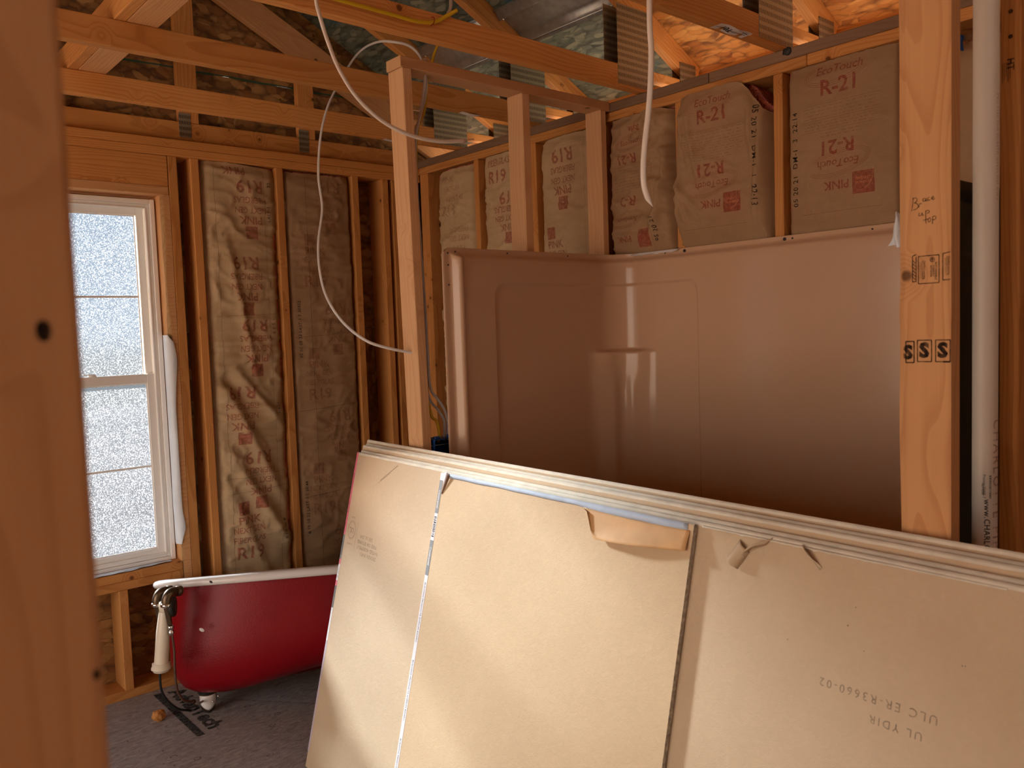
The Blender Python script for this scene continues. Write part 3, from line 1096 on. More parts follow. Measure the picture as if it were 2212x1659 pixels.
# rotate the mesh so local X runs along the stud
mc = Vector((1.579, 0.646, 1.25))
Rz = Matrix(((0, 0, -1), (0, 1, 0), (1, 0, 0)))
vl = [Rz.transposed() @ (Vector(v) - mc) for v in verts]
st = obj_from('stud', vl, faces, M['pine_fresh'])
st.matrix_world = Matrix.Translation(mc) @ Rz.to_4x4()
tag(st, 'large near stud stamped S S S with handwriting above')
fix_parent(st, wn_)


def near_face(u, v):       # u = screen right = -Y
    return (1.5580, -u, v)


ip = Print(near_face, 0.02)
R90 = -math.pi / 2
for k, (y, z) in enumerate(((0.6455, 1.5), (0.6135, 1.5))):
    ip.frame(-y - 0.0125, z - 0.0195, -y + 0.0125, z + 0.0195, 0.0019)
    ip.text('S', -y - 0.0005, z, 0.036, bold=0.055)
ip.frame(-0.679, 1.4785, -0.664, 1.5175, 0.0022)
ip.text('S', -0.675, 1.4965, 0.034, bold=0.055)
ip.line((-0.6135 + 0.0, 1.4805), (-0.601, 1.4805), 0.003)
for (ya, yb) in ((0.656, 0.620),):
    ip.frame(-ya, 1.6225, -yb, 1.672, 0.0015)
    for i, s in enumerate(('SUSTAINABLE', 'FORESTRY', 'INITIATIVE')):
        ip.text(s, -0.6255 - 0.0042 * i, 1.6440, 0.0052 if i == 0 else 0.0044, rot=R90, bold=0.02)
    ip.ring(-0.6315, 1.6645, 0.0042, 0.0042, 0.001, n=12)
    ip.line((-0.6315, 1.6612), (-0.6315, 1.6672), 0.0013)
    ip.line((-0.6345, 1.6635), (-0.6315, 1.6672), 0.001)
    ip.line((-0.6285, 1.6635), (-0.6315, 1.6672), 0.001)
    ip.text('Certified sourcing', -0.6455, 1.647, 0.0045, rot=R90, bold=0.02)
    ip.line((-0.6488, 1.664), (-0.6488, 1.630), 0.0008)
    ip.text('www.sfiprogram.org', -0.6510, 1.647, 0.0036, rot=R90)
    ip.text('SFI-01273', -0.6540, 1.650, 0.0026, rot=R90)
for (ya, yb, t) in ((0.6135, 0.6010, 0), (0.6665, 0.6600, 1)):
    ip.line((-ya, 1.6265), (-ya, 1.6735), 0.0016)
    ip.line((-ya, 1.6735), (-yb, 1.6755), 0.0016)
    ip.line((-ya, 1.6265), (-yb, 1.6270), 0.0016)
    if not t:
        ip.text('Certified sourcing', -0.6035, 1.652, 0.0045, rot=R90, bold=0.025)
        ip.line((-0.6065, 1.669), (-0.6065, 1.634), 0.0008)
        ip.text('www.sfiprogram.org', -0.6088, 1.651, 0.0036, rot=R90)
    else:
        ip.line((-yb, 1.627), (-yb, 1.672), 0.0016)
        for q in range(6):
            ip.line((-0.6655, 1.665 - q * 0.006), (-0.661, 1.660 - q * 0.006), 0.0012)
ip.build('lumber_stamp', M['dark_ink'], wn_)
hw = Print(near_face, 0.02)


def stroke(pts, w=0.0012):
    c = catmull([(x, y, 0) for x, y in pts], 5)
    for a, b_ in zip(c, c[1:]):
        hw.line((a.x, a.y), (b_.x, b_.y), w)


def scr(px, py):           # handwriting sketch: millimetres on the face
    return [(-0.668 + a * 0.001, 1.757 + b_ * 0.001) for a, b_ in zip(px, py)]


stroke(scr((0, 2, 3), (-2, 10, 22)))
stroke(scr((2, 8, 10, 5, 9, 12, 8, 3), (20, 21, 16, 12, 11, 5, 1, 0)))
stroke(scr((13, 14, 18), (3, 9, 10)))
stroke(scr((24, 21, 20, 23, 26, 25, 28), (18, 18, 14, 13, 18, 13, 14)))
stroke(scr((32, 29, 29, 33), (19, 18, 14, 14)))
stroke(scr((35, 39, 37, 35, 38, 41), (16, 18, 20, 16, 14, 16)))
stroke(scr((14, 13, 16, 19, 19, 22), (-6, -11, -12, -7, -12, -11)))
stroke(scr((25, 25), (-4, -15)))
stroke(scr((25, 30, 31, 27), (-5, -4, -8, -9)))
stroke(scr((25, 25.5), (-14, -27)))
stroke(scr((20, 31), (-21, -19)))
stroke(scr((32, 29, 31, 34, 32), (-17, -21, -25, -21, -17)))
stroke(scr((37, 36.5), (-16, -29)))
stroke(scr((37, 42, 42, 37), (-16, -16, -21, -22)))
hw.build('handwriting', M['dark_ink'], wn_)
board('stud', 1.915, 1.962, 0.604, 0.642, 0.038, 2.472, M['pine'], wn_)
sp = Print(lambda u, v: (1.9142, -u, v), 0.02)
sp.text('HT', -0.6225, 2.07, 0.018, rot=R90, bold=0.02)
for q in range(5):
    sp.line((-0.637 + q * 0.0035, 2.075), (-0.637 + q * 0.0035, 2.035 + 0.006 * (q % 3)), 0.001)
for z in (2.175, 2.125):
    sp.ring(-0.6225, z, 0.003, 0.003, 0.0035, n=8)
sp.build('lumber_stamp', M['dark_ink'], wn_)
board('top_plate', 1.5, XR - 0.001, 0.600, 0.689, 2.4725, TB - 0.0005, M['pine'], wn_)
board('bottom_plate', 1.5, XR - 0.001, 0.600, 0.689, 0, 0.0375, M['pine'], wn_)
for x in (2.35, 2.64):
    board('stud', x, x + 0.038, 0.600, 0.689, 0.038, 2.472, M['pine'], wn_)

wf = empty('wall_front', (0.06, 0.47, 0), kind='structure')
fs = board('stud', 0.020, 0.109, 0.450, 0.488, 0.0, 2.472, M['pine_fresh'], wf, bev=0.004)
tag(fs, 'out of focus stud filling the edge of the view, one round knot')
board('top_plate', -1.2, 0.2, 0.43, 0.519, 2.4725, TB - 0.0005, M['pine'], wf)
board('stud', -0.42, -0.382, 0.43, 0.519, 0.0, 2.472, M['pine'], wf)
board('stud', -0.85, -0.812, 0.43, 0.519, 0.0, 2.472, M['pine'], wf)
kn = Print(lambda u, v: (u, 0.4494, v))
kn.put([[(0.0035 * math.cos(a), 0.0055 * math.sin(a)), (0.0035 * math.cos(a + .7), 0.0055 * math.sin(a + .7)), (0, 0)] for a in [i * 0.7 for i in range(9)]], 0.092, 1.572)
kn.put([[(0.002 * math.cos(a), 0.003 * math.sin(a)), (0.002 * math.cos(a + .7), 0.003 * math.sin(a + .7)), (0, 0)] for a in [i * 0.7 for i in range(9)]], 0.105, 1.398)
kn.build('knot', M['dark_ink'], wf)

# ------------------------------------------------------------------ windows
def frame_ring(name, x0, x1, z0, z1, w, ya, yb, mat, parent, bev=0.002, wb_=None, wt=None):
    wb_ = wb_ or w
    wt = wt or w
    bm = bmesh.new()
    for (a, b_, c, d) in ((x0, x0 + w, z0, z1), (x1 - w, x1, z0, z1), (x0 + w, x1 - w, z0, z0 + wb_), (x0 + w, x1 - w, z1 - wt, z1)):
        q = box_bm(b_ - a, yb - ya, d - c, bev)
        bmesh.ops.translate(q, verts=q.verts, vec=((a + b_) / 2, (ya + yb) / 2, (c + d) / 2))
        me = bpy.data.meshes.new('x')
        q.to_mesh(me)
        q.free()
        bm.from_mesh(me)
        bpy.data.meshes.remove(me)
    o = from_bm(name, bm, mat)
    fix_parent(o, parent)
    return o


def window(nm, w, frosted=True):
    x0, x1, z0, z1 = w
    r = empty(nm, ((x0 + x1) / 2, 3.9, z0), kind='structure')
    frame_ring('window_frame', x0, x1, z0 + 0.001, z1, 0.020, 3.878, 3.954, M['vinyl'], r, wb_=0.016)
    frame_ring('window_frame', x0 + 0.0205, x1 - 0.0205, z0 + 0.0175, z1 - 0.0205, 0.014, 3.890, 3.954, M['vinyl'], r)
    frame_ring('stop_bead', x0 + 0.035, x1 - 0.035, z0 + 0.032, z1 - 0.035, 0.006, 3.884, 3.90, M['vinyl'], r, bev=0.001)
    ix0, ix1 = x0 + 0.036, x1 - 0.036
    zm = z0 + (z1 - z0) * 0.513
    up = frame_ring('upper_sash', ix0 + 0.0003, ix1 - 0.0003, zm - 0.028, z1 - 0.036, 0.033, 3.925, 3.948, M['vinyl'], r)
    lo = frame_ring('lower_sash', ix0 + 0.0005, ix1 - 0.0005, z0 + 0.034, zm + 0.019, 0.036, 3.898, 3.922, M['vinyl'], r, wb_=0.030, wt=0.042)
    for (za, zb, y, par, xa, xb, lab) in ((zm + 0.005, z1 - 0.069, 3.936, up, ix0 + 0.039, ix1 - 0.039, 'u'), (z0 + 0.064, zm - 0.023, 3.910, lo, ix0 + 0.0365, ix1 - 0.0365, 'l')):
        bm = box_bm(xb - xa, 0.004, zb - za, 0)
        # single sheet: the two faces of obscured glass are one scattering layer
        g = obj_from('pane', [(xa, y, za), (xb, y, za), (xb, y, zb), (xa, y, zb)], [(0, 1, 2, 3)], M['glass'])
        bm.free()
        fix_parent(g, par)
        zmid = (za + zb) / 2 + 0.0
        mu = board('muntin', xa, xb, y - 0.006, y - 0.001, zmid - 0.0045, zmid + 0.0045, M['vinyl'], None, bev=0.001)
        fix_parent(mu, par)
        frame_ring('glazing_bead', xa - 0.001, xb + 0.001, za - 0.001, zb + 0.001, 0.005, y - 0.008, y - 0.0015, M['vinyl'], par, bev=0.0008)
    frame_ring('sun_block_fin', x0 - 0.035, x1 + 0.035, z0 - 0.03, z1 + 0.035, 0.046, 3.9715, 3.973, M['vinyl'], r, bev=0)  # unseen ring added outside to stop sun leaking past the frame
    xc = (x0 + x1) / 2 - 0.005
    lk = lathe('sash_lock', [(0.017, 0), (0.017, 0.006), (0.012, 0.010), (0.004, 0.0105)], (xc, 3.908, zm + 0.0195), (0, 0, 1), M['vinyl'], lo, seg=18)
    bx = board('lock_lever', xc - 0.038, xc + 0.012, 3.900, 3.912, zm + 0.0265, zm + 0.0315, M['vinyl'], None, bev=0.0015)
    fix_parent(bx, lo)
    bx = board('lift_rail', x0 + 0.10, x1 - 0.10, 3.892, 3.8975, z0 + 0.055, z0 + 0.062, M['vinyl'], None, bev=0.0015)
    fix_parent(bx, lo)
    return r


w1 = window('window_1', W1)
w2 = window('window_2', W2)
# membrane folded round the jamb and torn over the sill
nn, verts, faces = 60, [], []
for i in range(nn + 1):
    z = 0.640 + (1.592 - 0.640) * i / nn
    wv = noise.noise(Vector((z * 5, 0.3, 0))) * 0.006
    out = 0.018 + 0.014 * max(0, noise.noise(Vector((z * 3.2, 7, 0)))) + 0.012 * math.exp(-((z - 1.49) / 0.09) ** 2) + 0.010 * math.exp(-((z - 0.72) / 0.05) ** 2)
    if z < 0.70:
        out *= (z - 0.60) / 0.10
    e = min(1.0, (1.592 - z) / 0.03)
    pts = [(1.2735, 3.876), (1.2705, 3.862 + wv), (1.262 + wv, 3.838), (1.272 + wv, 3.822 - 0.3 * out), (1.272 + out * 0.6 * e, 3.8115 - 0.2 * out), (1.272 + out * e, 3.8085 + 0.1 * wv)]
    verts += [(x, y, z) for x, y in pts]
for i in range(nn):
    for k in range(5):
        a = i * 6 + k
        faces.append((a, a + 1, a + 7, a + 6))
o = obj_from('jamb_membrane', verts, faces, M['membrane'], smooth=True)
fix_parent(o, w1)
nn, verts, faces = 50, [], []
for i in range(nn + 1):
    x = 0.70 + (1.245 - 0.70) * i / nn
    w_ = 0.058 - 0.03 * max(0, (x - 1.06) / 0.18) + 0.012 * noise.noise(Vector((x * 14, 2, 2)))
    for k in range(5):
        y = 3.872 - w_ * k / 4
        z = 0.5625 + 0.0015 * noise.noise(Vector((x * 25, y * 25, 1))) + (0.003 if k == 4 else 0)
        verts.append((x, y, z))
for i in range(nn):
    for k in range(4):
        a = i * 5 + k
        faces.append((a, a + 5, a + 6, a + 1))
o = obj_from('sill_membrane', verts, faces, M['membrane'], smooth=True)
fix_parent(o, w1)
cr = Print(lambda u, v: (u, v, 0.5665))
cr.line((1.245, 3.862), (1.14, 3.848), 0.003)
cr.line((1.14, 3.848), (1.03, 3.822), 0.004)
cr.line((1.22, 3.84), (1.15, 3.835), 0.003)
cr.line((1.22, 3.84), (1.20, 3.828), 0.002)
cr.build('sill_crack', M['dark_ink'], w1)

# outdoors: bare ground outside the house
gbm = bmesh.new()
bmesh.ops.create_grid(gbm, x_segments=40, y_segments=24, size=1)
for v in gbm.verts:
    v.co = Vector((v.co.x * 22, 16.5 + v.co.y * 12, -0.45 + 0.12 * noise.noise(Vector((v.co.x * 6, v.co.y * 4, 0)))))
M['soil'] = plain_mat('outdoor_soil', (0.10, 0.09, 0.095), rough=1.0, var=0.3, nscale=2)
gr = from_bm('ground', gbm, M['soil'], smooth=True)
tag(gr, kind='structure')

# ------------------------------------------------------------------ tub surround
SX, SY = 2.650, 2.345           # inner faces: right wing x, far wing y
SXF = 1.748                     # front edge of the two end wings
SYN = 0.772                      # inner face of the near wing
RC = 0.11
ZT = 1.862


def surr_path():
    pts = []
    n1 = 44
    for i in range(n1 + 1):
        pts.append((SXF + (SX - RC - SXF) * i / n1, SY, 0, -1))
    for i in range(1, 13):
        a = math.pi / 2 * i / 12
        pts.append((SX - RC + RC * math.sin(a), SY - RC + RC * math.cos(a), -math.sin(a), -math.cos(a)))
    n2 = 70
    y0, y1 = SY - RC, SYN + RC
    for i in range(1, n2 + 1):
        pts.append((SX, y0 + (y1 - y0) * i / n2, -1, 0))
    for i in range(1, 13):
        a = math.pi / 2 * i / 12
        pts.append((SX - RC + RC * math.cos(a), SYN + RC - RC * math.sin(a), -math.cos(a), math.sin(a)))
    for i in range(1, n1 + 1):
        pts.append((SX - RC - (SX - RC - SXF) * i / n1, SYN, 0, 1))
    return pts


SP = surr_path()
S = [0.0]
for a, b_ in zip(SP, SP[1:]):
    S.append(S[-1] + math.hypot(b_[0] - a[0], b_[1] - a[1]))
LS = S[-1]
corner1 = (SX - RC - SXF) + RC * math.pi / 4
corner2 = LS - corner1


def sstep(a, b_, x):
    t = max(0, min(1, (x - a) / (b_ - a)))
    return t * t * (3 - 2 * t)


def rbox(s, z, s0, s1, z0, z1, r, soft):
    """1 inside a rounded rectangle"""
    cx_, cz = (s0 + s1) / 2, (z0 + z1) / 2
    qx, qz = abs(s - cx_) - (s1 - s0) / 2 + r, abs(z - cz) - (z1 - z0) / 2 + r
    d = math.hypot(max(qx, 0), max(qz, 0)) + min(max(qx, qz), 0) - r
    return 1 - sstep(-soft, soft, d)


def surr_off(s, z):
    """offset into the alcove (+) of the moulded skin"""
    o = 0.0
    # the recessed panel that wraps each rear corner
    sA, sB = 0.222, corner1 + RC * math.pi / 4 + (SY - RC - 1.95)
    o -= 0.009 * rbox(s, z, sA, sB, 0.55, 1.733, 0.05, 0.006)
    o -= 0.009 * rbox(s, z, LS - sB + 0.22, LS - sA, 0.55, 1.70, 0.05, 0.006)
    # corner shelf column
    for c in (corner1, corner2):
        w_ = math.exp(-(abs(s - c) / 0.125) ** 6)
        top = sstep(1.470, 1.452, z)
        flute = 0.5 + 0.5 * math.cos((s - c) * 2 * math.pi / 0.115)
        o += w_ * top * (0.052 - 0.010 * flute * sstep(1.40, 1.30, z))
    # front nosing of the end wings
    top = sstep(ZT - 0.040, ZT - 0.014, z)
    e = min(s, LS - s)
    o -= 0.023 * max(top, sstep(0.055, 0.030, e))
    o += 0.010 * math.exp(-((e - 0.062) / 0.012) ** 2) * (1 - top)
    return o


svals = []
for i in range(len(SP)):
    svals.append((S[i], SP[i]))
# refine near the front nosing and the panel edges
extra = [0.01, 0.02, 0.026, 0.032, 0.038, 0.044, 0.05, 0.056, 0.062, 0.068, 0.074, 0.082, 0.212, 0.216, 0.22, 0.224, 0.228, 0.232]
for e in extra:
    svals.append((e, (SXF + e, SY, 0, -1)))
    svals.append((LS - e, (SXF + e, SYN, 0, 1)))
sB_ = corner1 + RC * math.pi / 4 + (SY - RC - 1.95)
for sx_ in (sB_, LS - sB_ + 0.22):
    for e in (-0.012, -0.008, -0.004, 0, 0.004, 0.008, 0.012):
        s_ = sx_ + e
        y_ = SY - RC - (s_ - (corner1 + RC * math.pi / 4))
        svals.append((s_, (SX, y_, -1, 0)))
svals = sorted({round(a, 5): (a, b_) for a, b_ in svals}.values())
zvals = sorted(set([0.42 + 0.03 * i for i in range(49)] + [1.725, 1.729, 1.733, 1.737, 1.741, 1.692, 1.696, 1.70, 1.704, 1.446, 1.45, 1.454, 1.458, 1.462, 1.466, 1.470, 1.474, 1.82, 1.826, 1.832, 1.838, 1.844, 1.848, 1.852, 1.857, ZT]))
zvals = [z for z in zvals if z <= ZT + 1e-6]
verts, faces = [], []
nS, nZ = len(svals), len(zvals)
rc_ = 0.035
for z in zvals:
    for s_, (x, y, nx, ny) in svals:
        off = surr_off(s_, z)
        zz = z
        # rounded upper front corners
        for e, sg in ((s_, 1), (LS - s_, -1)):
            if e < rc_ and z > ZT - rc_:
                d = math.hypot(rc_ - e, z - (ZT - rc_))
                if d > rc_:
                    k = rc_ / d
                    ne = rc_ - (rc_ - e) * k
                    zz = (ZT - rc_) + (z - (ZT - rc_)) * k
                    x = SXF + ne
        verts.append((x + nx * off, y + ny * off, zz))
for j in range(nZ - 1):
    for i in range(nS - 1):
        a = j * nS + i
        faces.append((a, a + 1, a + nS + 1, a + nS))
sr = empty('shower_surround', (2.2, 1.6, 0), 'tan moulded fibreglass tub surround standing in the alcove', 'shower surround')
o = obj_from('wall_panel', verts, faces, M['gelcoat'], None, smooth=True, mats=[M['gelcoat'], M['raw_glassfibre']])
md = o.modifiers.new('t', 'SOLIDIFY')
md.thickness = 0.0045
md.offset = -1.0
md.material_offset = 1
fix_parent(o, sr)
pan = o
# tub below: apron, deck and basin
verts, faces = [], []
prof = []
loops = [(0.0, 0.0, 0.42), (0.05, 0.0, 0.425), (0.09, 0.005, 0.41), (0.12, 0.03, 0.20), (0.16, 0.07, 0.12)]
x0, x1, y0, y1 = SXF + 0.02, SX + 0.004, SYN - 0.004, SY + 0.004
for k, (ins, _, z) in enumerate(loops):
    r_ = 0.10
    a0, a1, b0, b1 = x0 + ins, x1 - ins, y0 + ins, y1 - ins
    for q in range(32):
        a = 2 * math.pi * (q + 0.5) / 32
        ex = 0.16 if k > 1 else 0.02
        cx_, cy_ = math.copysign(abs(math.cos(a)) ** ex, math.cos(a)), math.copysign(abs(math.sin(a)) ** ex, math.sin(a))
        verts.append(((a0 + a1) / 2 + cx_ * (a1 - a0) / 2, (b0 + b1) / 2 + cy_ * (b1 - b0) / 2, z))
for k in range(len(loops) - 1):
    for q in range(32):
        a, b_ = k * 32 + q, k * 32 + (q + 1) % 32
        faces.append((a, b_, b_ + 32, a + 32))
faces.append(tuple((len(loops) - 1) * 32 + q for q in range(32)))
o = obj_from('tub_basin', verts, faces, M['gelcoat'], smooth=True)
fix_parent(o, sr)
board('tub_apron', SXF + 0.012, SXF + 0.024, SYN, SY, 0.0, 0.422, M['gelcoat'], sr, bev=0.004)
# nail heads along the flange
for (s_, z) in ((0.022, 1.842), (0.022, 1.80), (0.022, 1.73), (0.055, 1.848), (0.30, 1.850), (0.62, 1.850)):
    lathe('screw', [(0.0032, 0), (0.0032, 0.0015), (0.001, 0.002)], (SXF + s_, SY + 0.020, z), (0, -1, 0), M['steel'], sr, seg=8)
for y, big in ((2.115, 0), (2.02, 1), (1.585, 1), (1.555, 0), (1.27, 0)):
    lathe('screw', [(0.006 if big else 0.003, 0), (0.006 if big else 0.003, 0.002), (0.002, 0.003)], (SX + 0.022, y, 1.850), (-1, 0, 0), M['steel'], sr, seg=10)
# plaster-white smear on the flange near the corner
verts, faces = [], []
for i in range(25):
    y = 2.30 - 0.26 * i / 24
    h = 0.011 + 0.006 * noise.noise(Vector((y * 30, 0, 0)))
    if i in (0, 24): h = 0.002
    verts += [(SX + 0.019, y, ZT - 0.001), (SX + 0.010, y, ZT - h)]
for i in range(24):
    faces.append((2 * i, 2 * i + 1, 2 * i + 3, 2 * i + 2))
o = obj_from('flange_tape', verts, faces, M['membrane'], smooth=True)
fix_parent(o, sr)
# scrap of plastic hanging over the near upper corner
verts, faces = [], []
for i in range(13):
    for k in range(7):
        t, q = i / 12, k / 6
        y = 0.832 + (0.016 + 0.026 * t) * q + 0.002 * math.sin(t * 9 + q * 4)
        verts.append((1.900 + 0.012 * math.sin(q * 6 + t * 3) + 0.01 * t, y, 1.797 - 0.080 * t + 0.012 * q * t + 0.003 * math.sin(q * 11)))
for i in range(12):
    for k in range(6):
        a = i * 7 + k
        faces.append((a, a + 1, a + 8, a + 7))
o = obj_from('plastic_scrap', verts, faces, M['membrane'], smooth=True)
tag(o, 'scrap of translucent white plastic poking out from behind the large near stud', 'plastic scrap')

# ------------------------------------------------------------------ insulation batts
def fbm(p, f, oct_=3):
    return noise.fractal(Vector(p) * f, 1.0, 2.0, oct_)


class Batt:
    def __init__(s, wall, u0, u1, z0, z1, label, seed, topf=None, wrinkle=1.0, mat='kraft', extra=None, proud=0.0, edge=0.05, uf=None, group='kraft faced insulation batts between the studs'):
        s.wall, s.u0, s.u1, s.z0, s.z1 = wall, min(u0, u1), max(u0, u1), z0, z1
        s.seed, s.wr, s.extra, s.proud, s.edge = seed, wrinkle, extra, proud, edge
        s.topf = topf or (lambda u: z1)
        s.uf = uf
        nu = max(10, int((s.u1 - s.u0) / 0.009))
        nv = max(20, int((z1 - z0) / 0.009))
        verts, faces = [], []
        for j in range(nv + 1):
            for i in range(nu + 1):
                u = s.u0 + (s.u1 - s.u0) * i / nu
                tz = s.topf(u) + 0.004 * noise.noise(Vector((u * 60, seed, 0)))
                z = z0 + (tz - z0) * j / nv
                uu = u
                if uf:
                    uu = uf(u, z)
                edgew = 0.004 * noise.noise(Vector((z * 9, seed * 3.0, 0)))
                if i in (0, nu):
                    uu += edgew
                verts.append(s.pos(uu, z, 0.0))
        for j in range(nv):
            for i in range(nu):
                a = j * (nu + 1) + i
                faces.append((a, a + 1, a + nu + 2, a + nu + 1))
        r = empty('insulation_batt', s.pos((s.u0 + s.u1) / 2, z0, -0.05), label, 'insulation', group)
        s.root = r
        o = obj_from('kraft_facing', verts, faces, M[mat], smooth=True)
        fix_parent(o, r)
        # the pink wool behind the facing
        lo, hi = s.u0 + 0.006, s.u1 - 0.006
        bm = bmesh.new()
        bmesh.ops.create_grid(bm, x_segments=10, y_segments=40, size=0.5)
        for v in bm.verts:
            u, z = lo + (hi - lo) * (v.co.x + 0.5), z0 + (s.topf(lo + (hi - lo) * (v.co.x + 0.5)) + 0.012 - z0) * (v.co.y + 0.5)
            v.co = Vector(s.raw(u, z, -0.040 + 0.012 * noise.noise(Vector((u * 20, z * 20, seed)))))
        ext = bmesh.ops.extrude_face_region(bm, geom=bm.faces[:])
        dv = Vector((0, 0.085, 0)) if wall == 'back' else Vector((0.085, 0, 0))
        for v in [g for g in ext['geom'] if isinstance(g, bmesh.types.BMVert)]:
            v.co += dv
        f = from_bm('wool', bm, M['pinkfill'], smooth=False)
        fix_parent(f, r)

    def raw(s, u, z, d):
        return (u, D - d, z) if s.wall == 'back' else (XR - d, u, z)

    def depth(s, u, z):
        t = (u - s.u0) / (s.u1 - s.u0)
        e = min(t, 1 - t) * (s.u1 - s.u0)
        ev = min(s.topf(u) - z, 0.2)
        pil = -0.014 + s.proud + 0.012 * sstep(0, 0.12, e)
        pil -= (0.040 + s.proud) * (1 - sstep(0.0, s.edge, e)) ** 2
        pil -= 0.012 * (1 - sstep(0, 0.05, ev))
        q = Vector((u * 3.2, z * 9.0, s.seed))
        rid = (1 - abs(noise.noise(q) + 0.35 * noise.noise(q * 2.3))) ** 8
        q2 = Vector((u * 10 + 3.0 * noise.noise(Vector((u * 4, z * 4, 9))), z * 16, s.seed + 7))
        rid2 = (1 - abs(noise.noise(q2))) ** 12
        pil += s.wr * (0.0085 * rid + 0.0055 * rid2 + 0.004 * noise.noise(Vector((u * 14, z * 22, s.seed + 2))))
        if s.extra:
            pil += s.extra(u, z)
        if s.wall == 'right' and u < 2.42:
            pil = min(pil, -0.005 + 0.45 * max(0.0, z - 1.858))
        return pil

    def pos(s, u, z, lift):
        return s.raw(u, z, s.depth(u, z) + lift)

    def mapper(s, sign):
        # print coordinates: a = screen right, b = up
        return lambda a, b_: s.pos(sign * a, b_, 0.0016)


def fold(u, z, p, q, w, h):
    """height of a crease running from p to q"""
    dx_, dz_ = q[0] - p[0], q[1] - p[1]
    L2 = dx_ * dx_ + dz_ * dz_
    t = ((u - p[0]) * dx_ + (z - p[1]) * dz_) / L2
    tt = max(0, min(1, t))
    d = math.hypot(u - p[0] - dx_ * tt, z - p[1] - dz_ * tt)
    side = ((u - p[0]) * dz_ - (z - p[1]) * dx_)
    k = math.sin(math.pi * min(1, max(0, tt))) ** 0.5 if 0 < tt < 1 else 0
    return h * k * math.exp(-(d / w) ** (1.3 if side > 0 else 2.2))


# back wall, left batt: diagonal folds, its upper right corner torn over the stud
def b1x(u, z):
    h = fold(u, z, (1.50, 1.38), (1.80, 0.72), 0.032, 0.030)
    h += fold(u, z, (1.49, 1.07), (1.83, 0.50), 0.036, 0.034)
    h += fold(u, z, (1.56, 2.05), (1.68, 1.35), 0.022, 0.020)
    h += fold(u, z, (1.47, 0.95), (1.72, 0.30), 0.030, 0.022)
    h += fold(u, z, (1.50, 1.285), (1.83, 1.20), 0.012, 0.012)
    h += fold(u, z, (1.56, 1.44), (1.82, 1.10), 0.020, 0.020)
    h -= fold(u, z, (1.52, 1.40), (1.62, 1.24), 0.030, 0.028)
    h += 0.022 * sstep(1.78, 1.86, u) * sstep(2.02, 2.12, z)
    return h


def b1u(u, z):
    if z > 2.05 and u > 1.70:
        k = (u - 1.70) / 0.135
        reach = 0.064 * sstep(2.07, 2.16, z) - 0.022 * sstep(2.2, 2.05, z)
        return u + k * max(reach, 0.0)
    return u


B1 = Batt('back', 1.462, 1.835, 0.04, 2.388, 'crumpled batt right of the window with deep diagonal folds, corner torn over a stud', 1.3, wrinkle=1.5, mat='kraft_b', extra=b1x, uf=b1u,
          topf=lambda u: 2.388 - 0.012 * sstep(1.6, 1.84, u))
B2 = Batt('back', 1.873, 2.252, 0.04, 2.376, 'flatter batt on the window wall, right of the crumpled one, behind the looped white cable', 5.1, wrinkle=0.9, mat='kraft',
          topf=lambda u: 2.377 - 0.008 * noise.noise(Vector((u * 22, 3, 3))), edge=0.03)
# right wall, far to near
BA = Batt('right', 3.345, 3.690, 0.04, 2.41, 'batt in the far corner of the long wall, next to the window wall', 8.2, wrinkle=1.4, mat='kraft_b', topf=lambda y: 2.418 - 0.02 * sstep(3.6, 3.69, y))
BB = Batt('right', 2.915, 3.290, 0.04, 2.43, 'long wall batt half hidden by the middle stud of the short wall', 11.7, wrinkle=1.0, mat='kraft_b', topf=lambda y: 2.428, proud=0.005)
BC = Batt('right', 2.490, 2.860, 0.04, 2.43, 'long wall batt seen between the last two studs of the short wall', 14.9, wrinkle=0.9, mat='kraft_b', topf=lambda y: 2.428 - 0.03 * sstep(2.80, 2.86, y), proud=0.006, edge=0.035)


def bdx(y, z):
    h = fold(y, z, (2.07, 2.36), (2.15, 1.95), 0.016, 0.024)
    h += fold(y, z, (2.08, 2.20), (2.20, 1.86), 0.018, 0.020)
    h += 0.020 * noise.noise(Vector((y * 30, z * 30, 3))) * sstep(2.22, 2.10, y) * sstep(2.0, 2.2, z)
    return h


BD = Batt('right', 2.062, 2.425, 0.04, 2.45, 'rumpled batt above the corner of the tub surround with a ragged torn edge', 17.0, wrinkle=2.0, mat='kraft', extra=bdx, proud=0.020,
          topf=lambda y: 2.428 + 0.010 * noise.noise(Vector((y * 18, 1, 1))) - 0.012 * sstep(2.15, 2.07, y))


def bex(y, z):
    h = 0.0
    for (p, q, w, hh) in (((2.05, 2.38), (2.04, 1.92), 0.018, 0.034), ((2.045, 2.14), (1.93, 1.84), 0.013, 0.026), ((2.05, 2.10), (2.00, 1.84), 0.012, 0.026), ((2.05, 2.12), (1.87, 1.92), 0.010, 0.016),
                          ((2.0, 2.44), (1.93, 2.10), 0.014, 0.024), ((2.03, 2.40), (1.97, 2.15), 0.010, 0.022), ((1.66, 2.34), (1.70, 1.9), 0.014, 0.020), ((1.72, 2.40), (1.70, 2.1), 0.012, 0.012)):
        h += fold(y, z, p, q, w, hh)
    h -= 0.030 * math.exp(-((y - 2.055) / 0.015) ** 2)
    return h


def betop(y):
    k = sstep(1.79, 1.635, y)
    return 2.441 - 0.004 * noise.noise(Vector((y * 40, 0, 0))) - 0.135 * k ** 1.4 - 0.010 * sstep(1.98, 2.06, y)


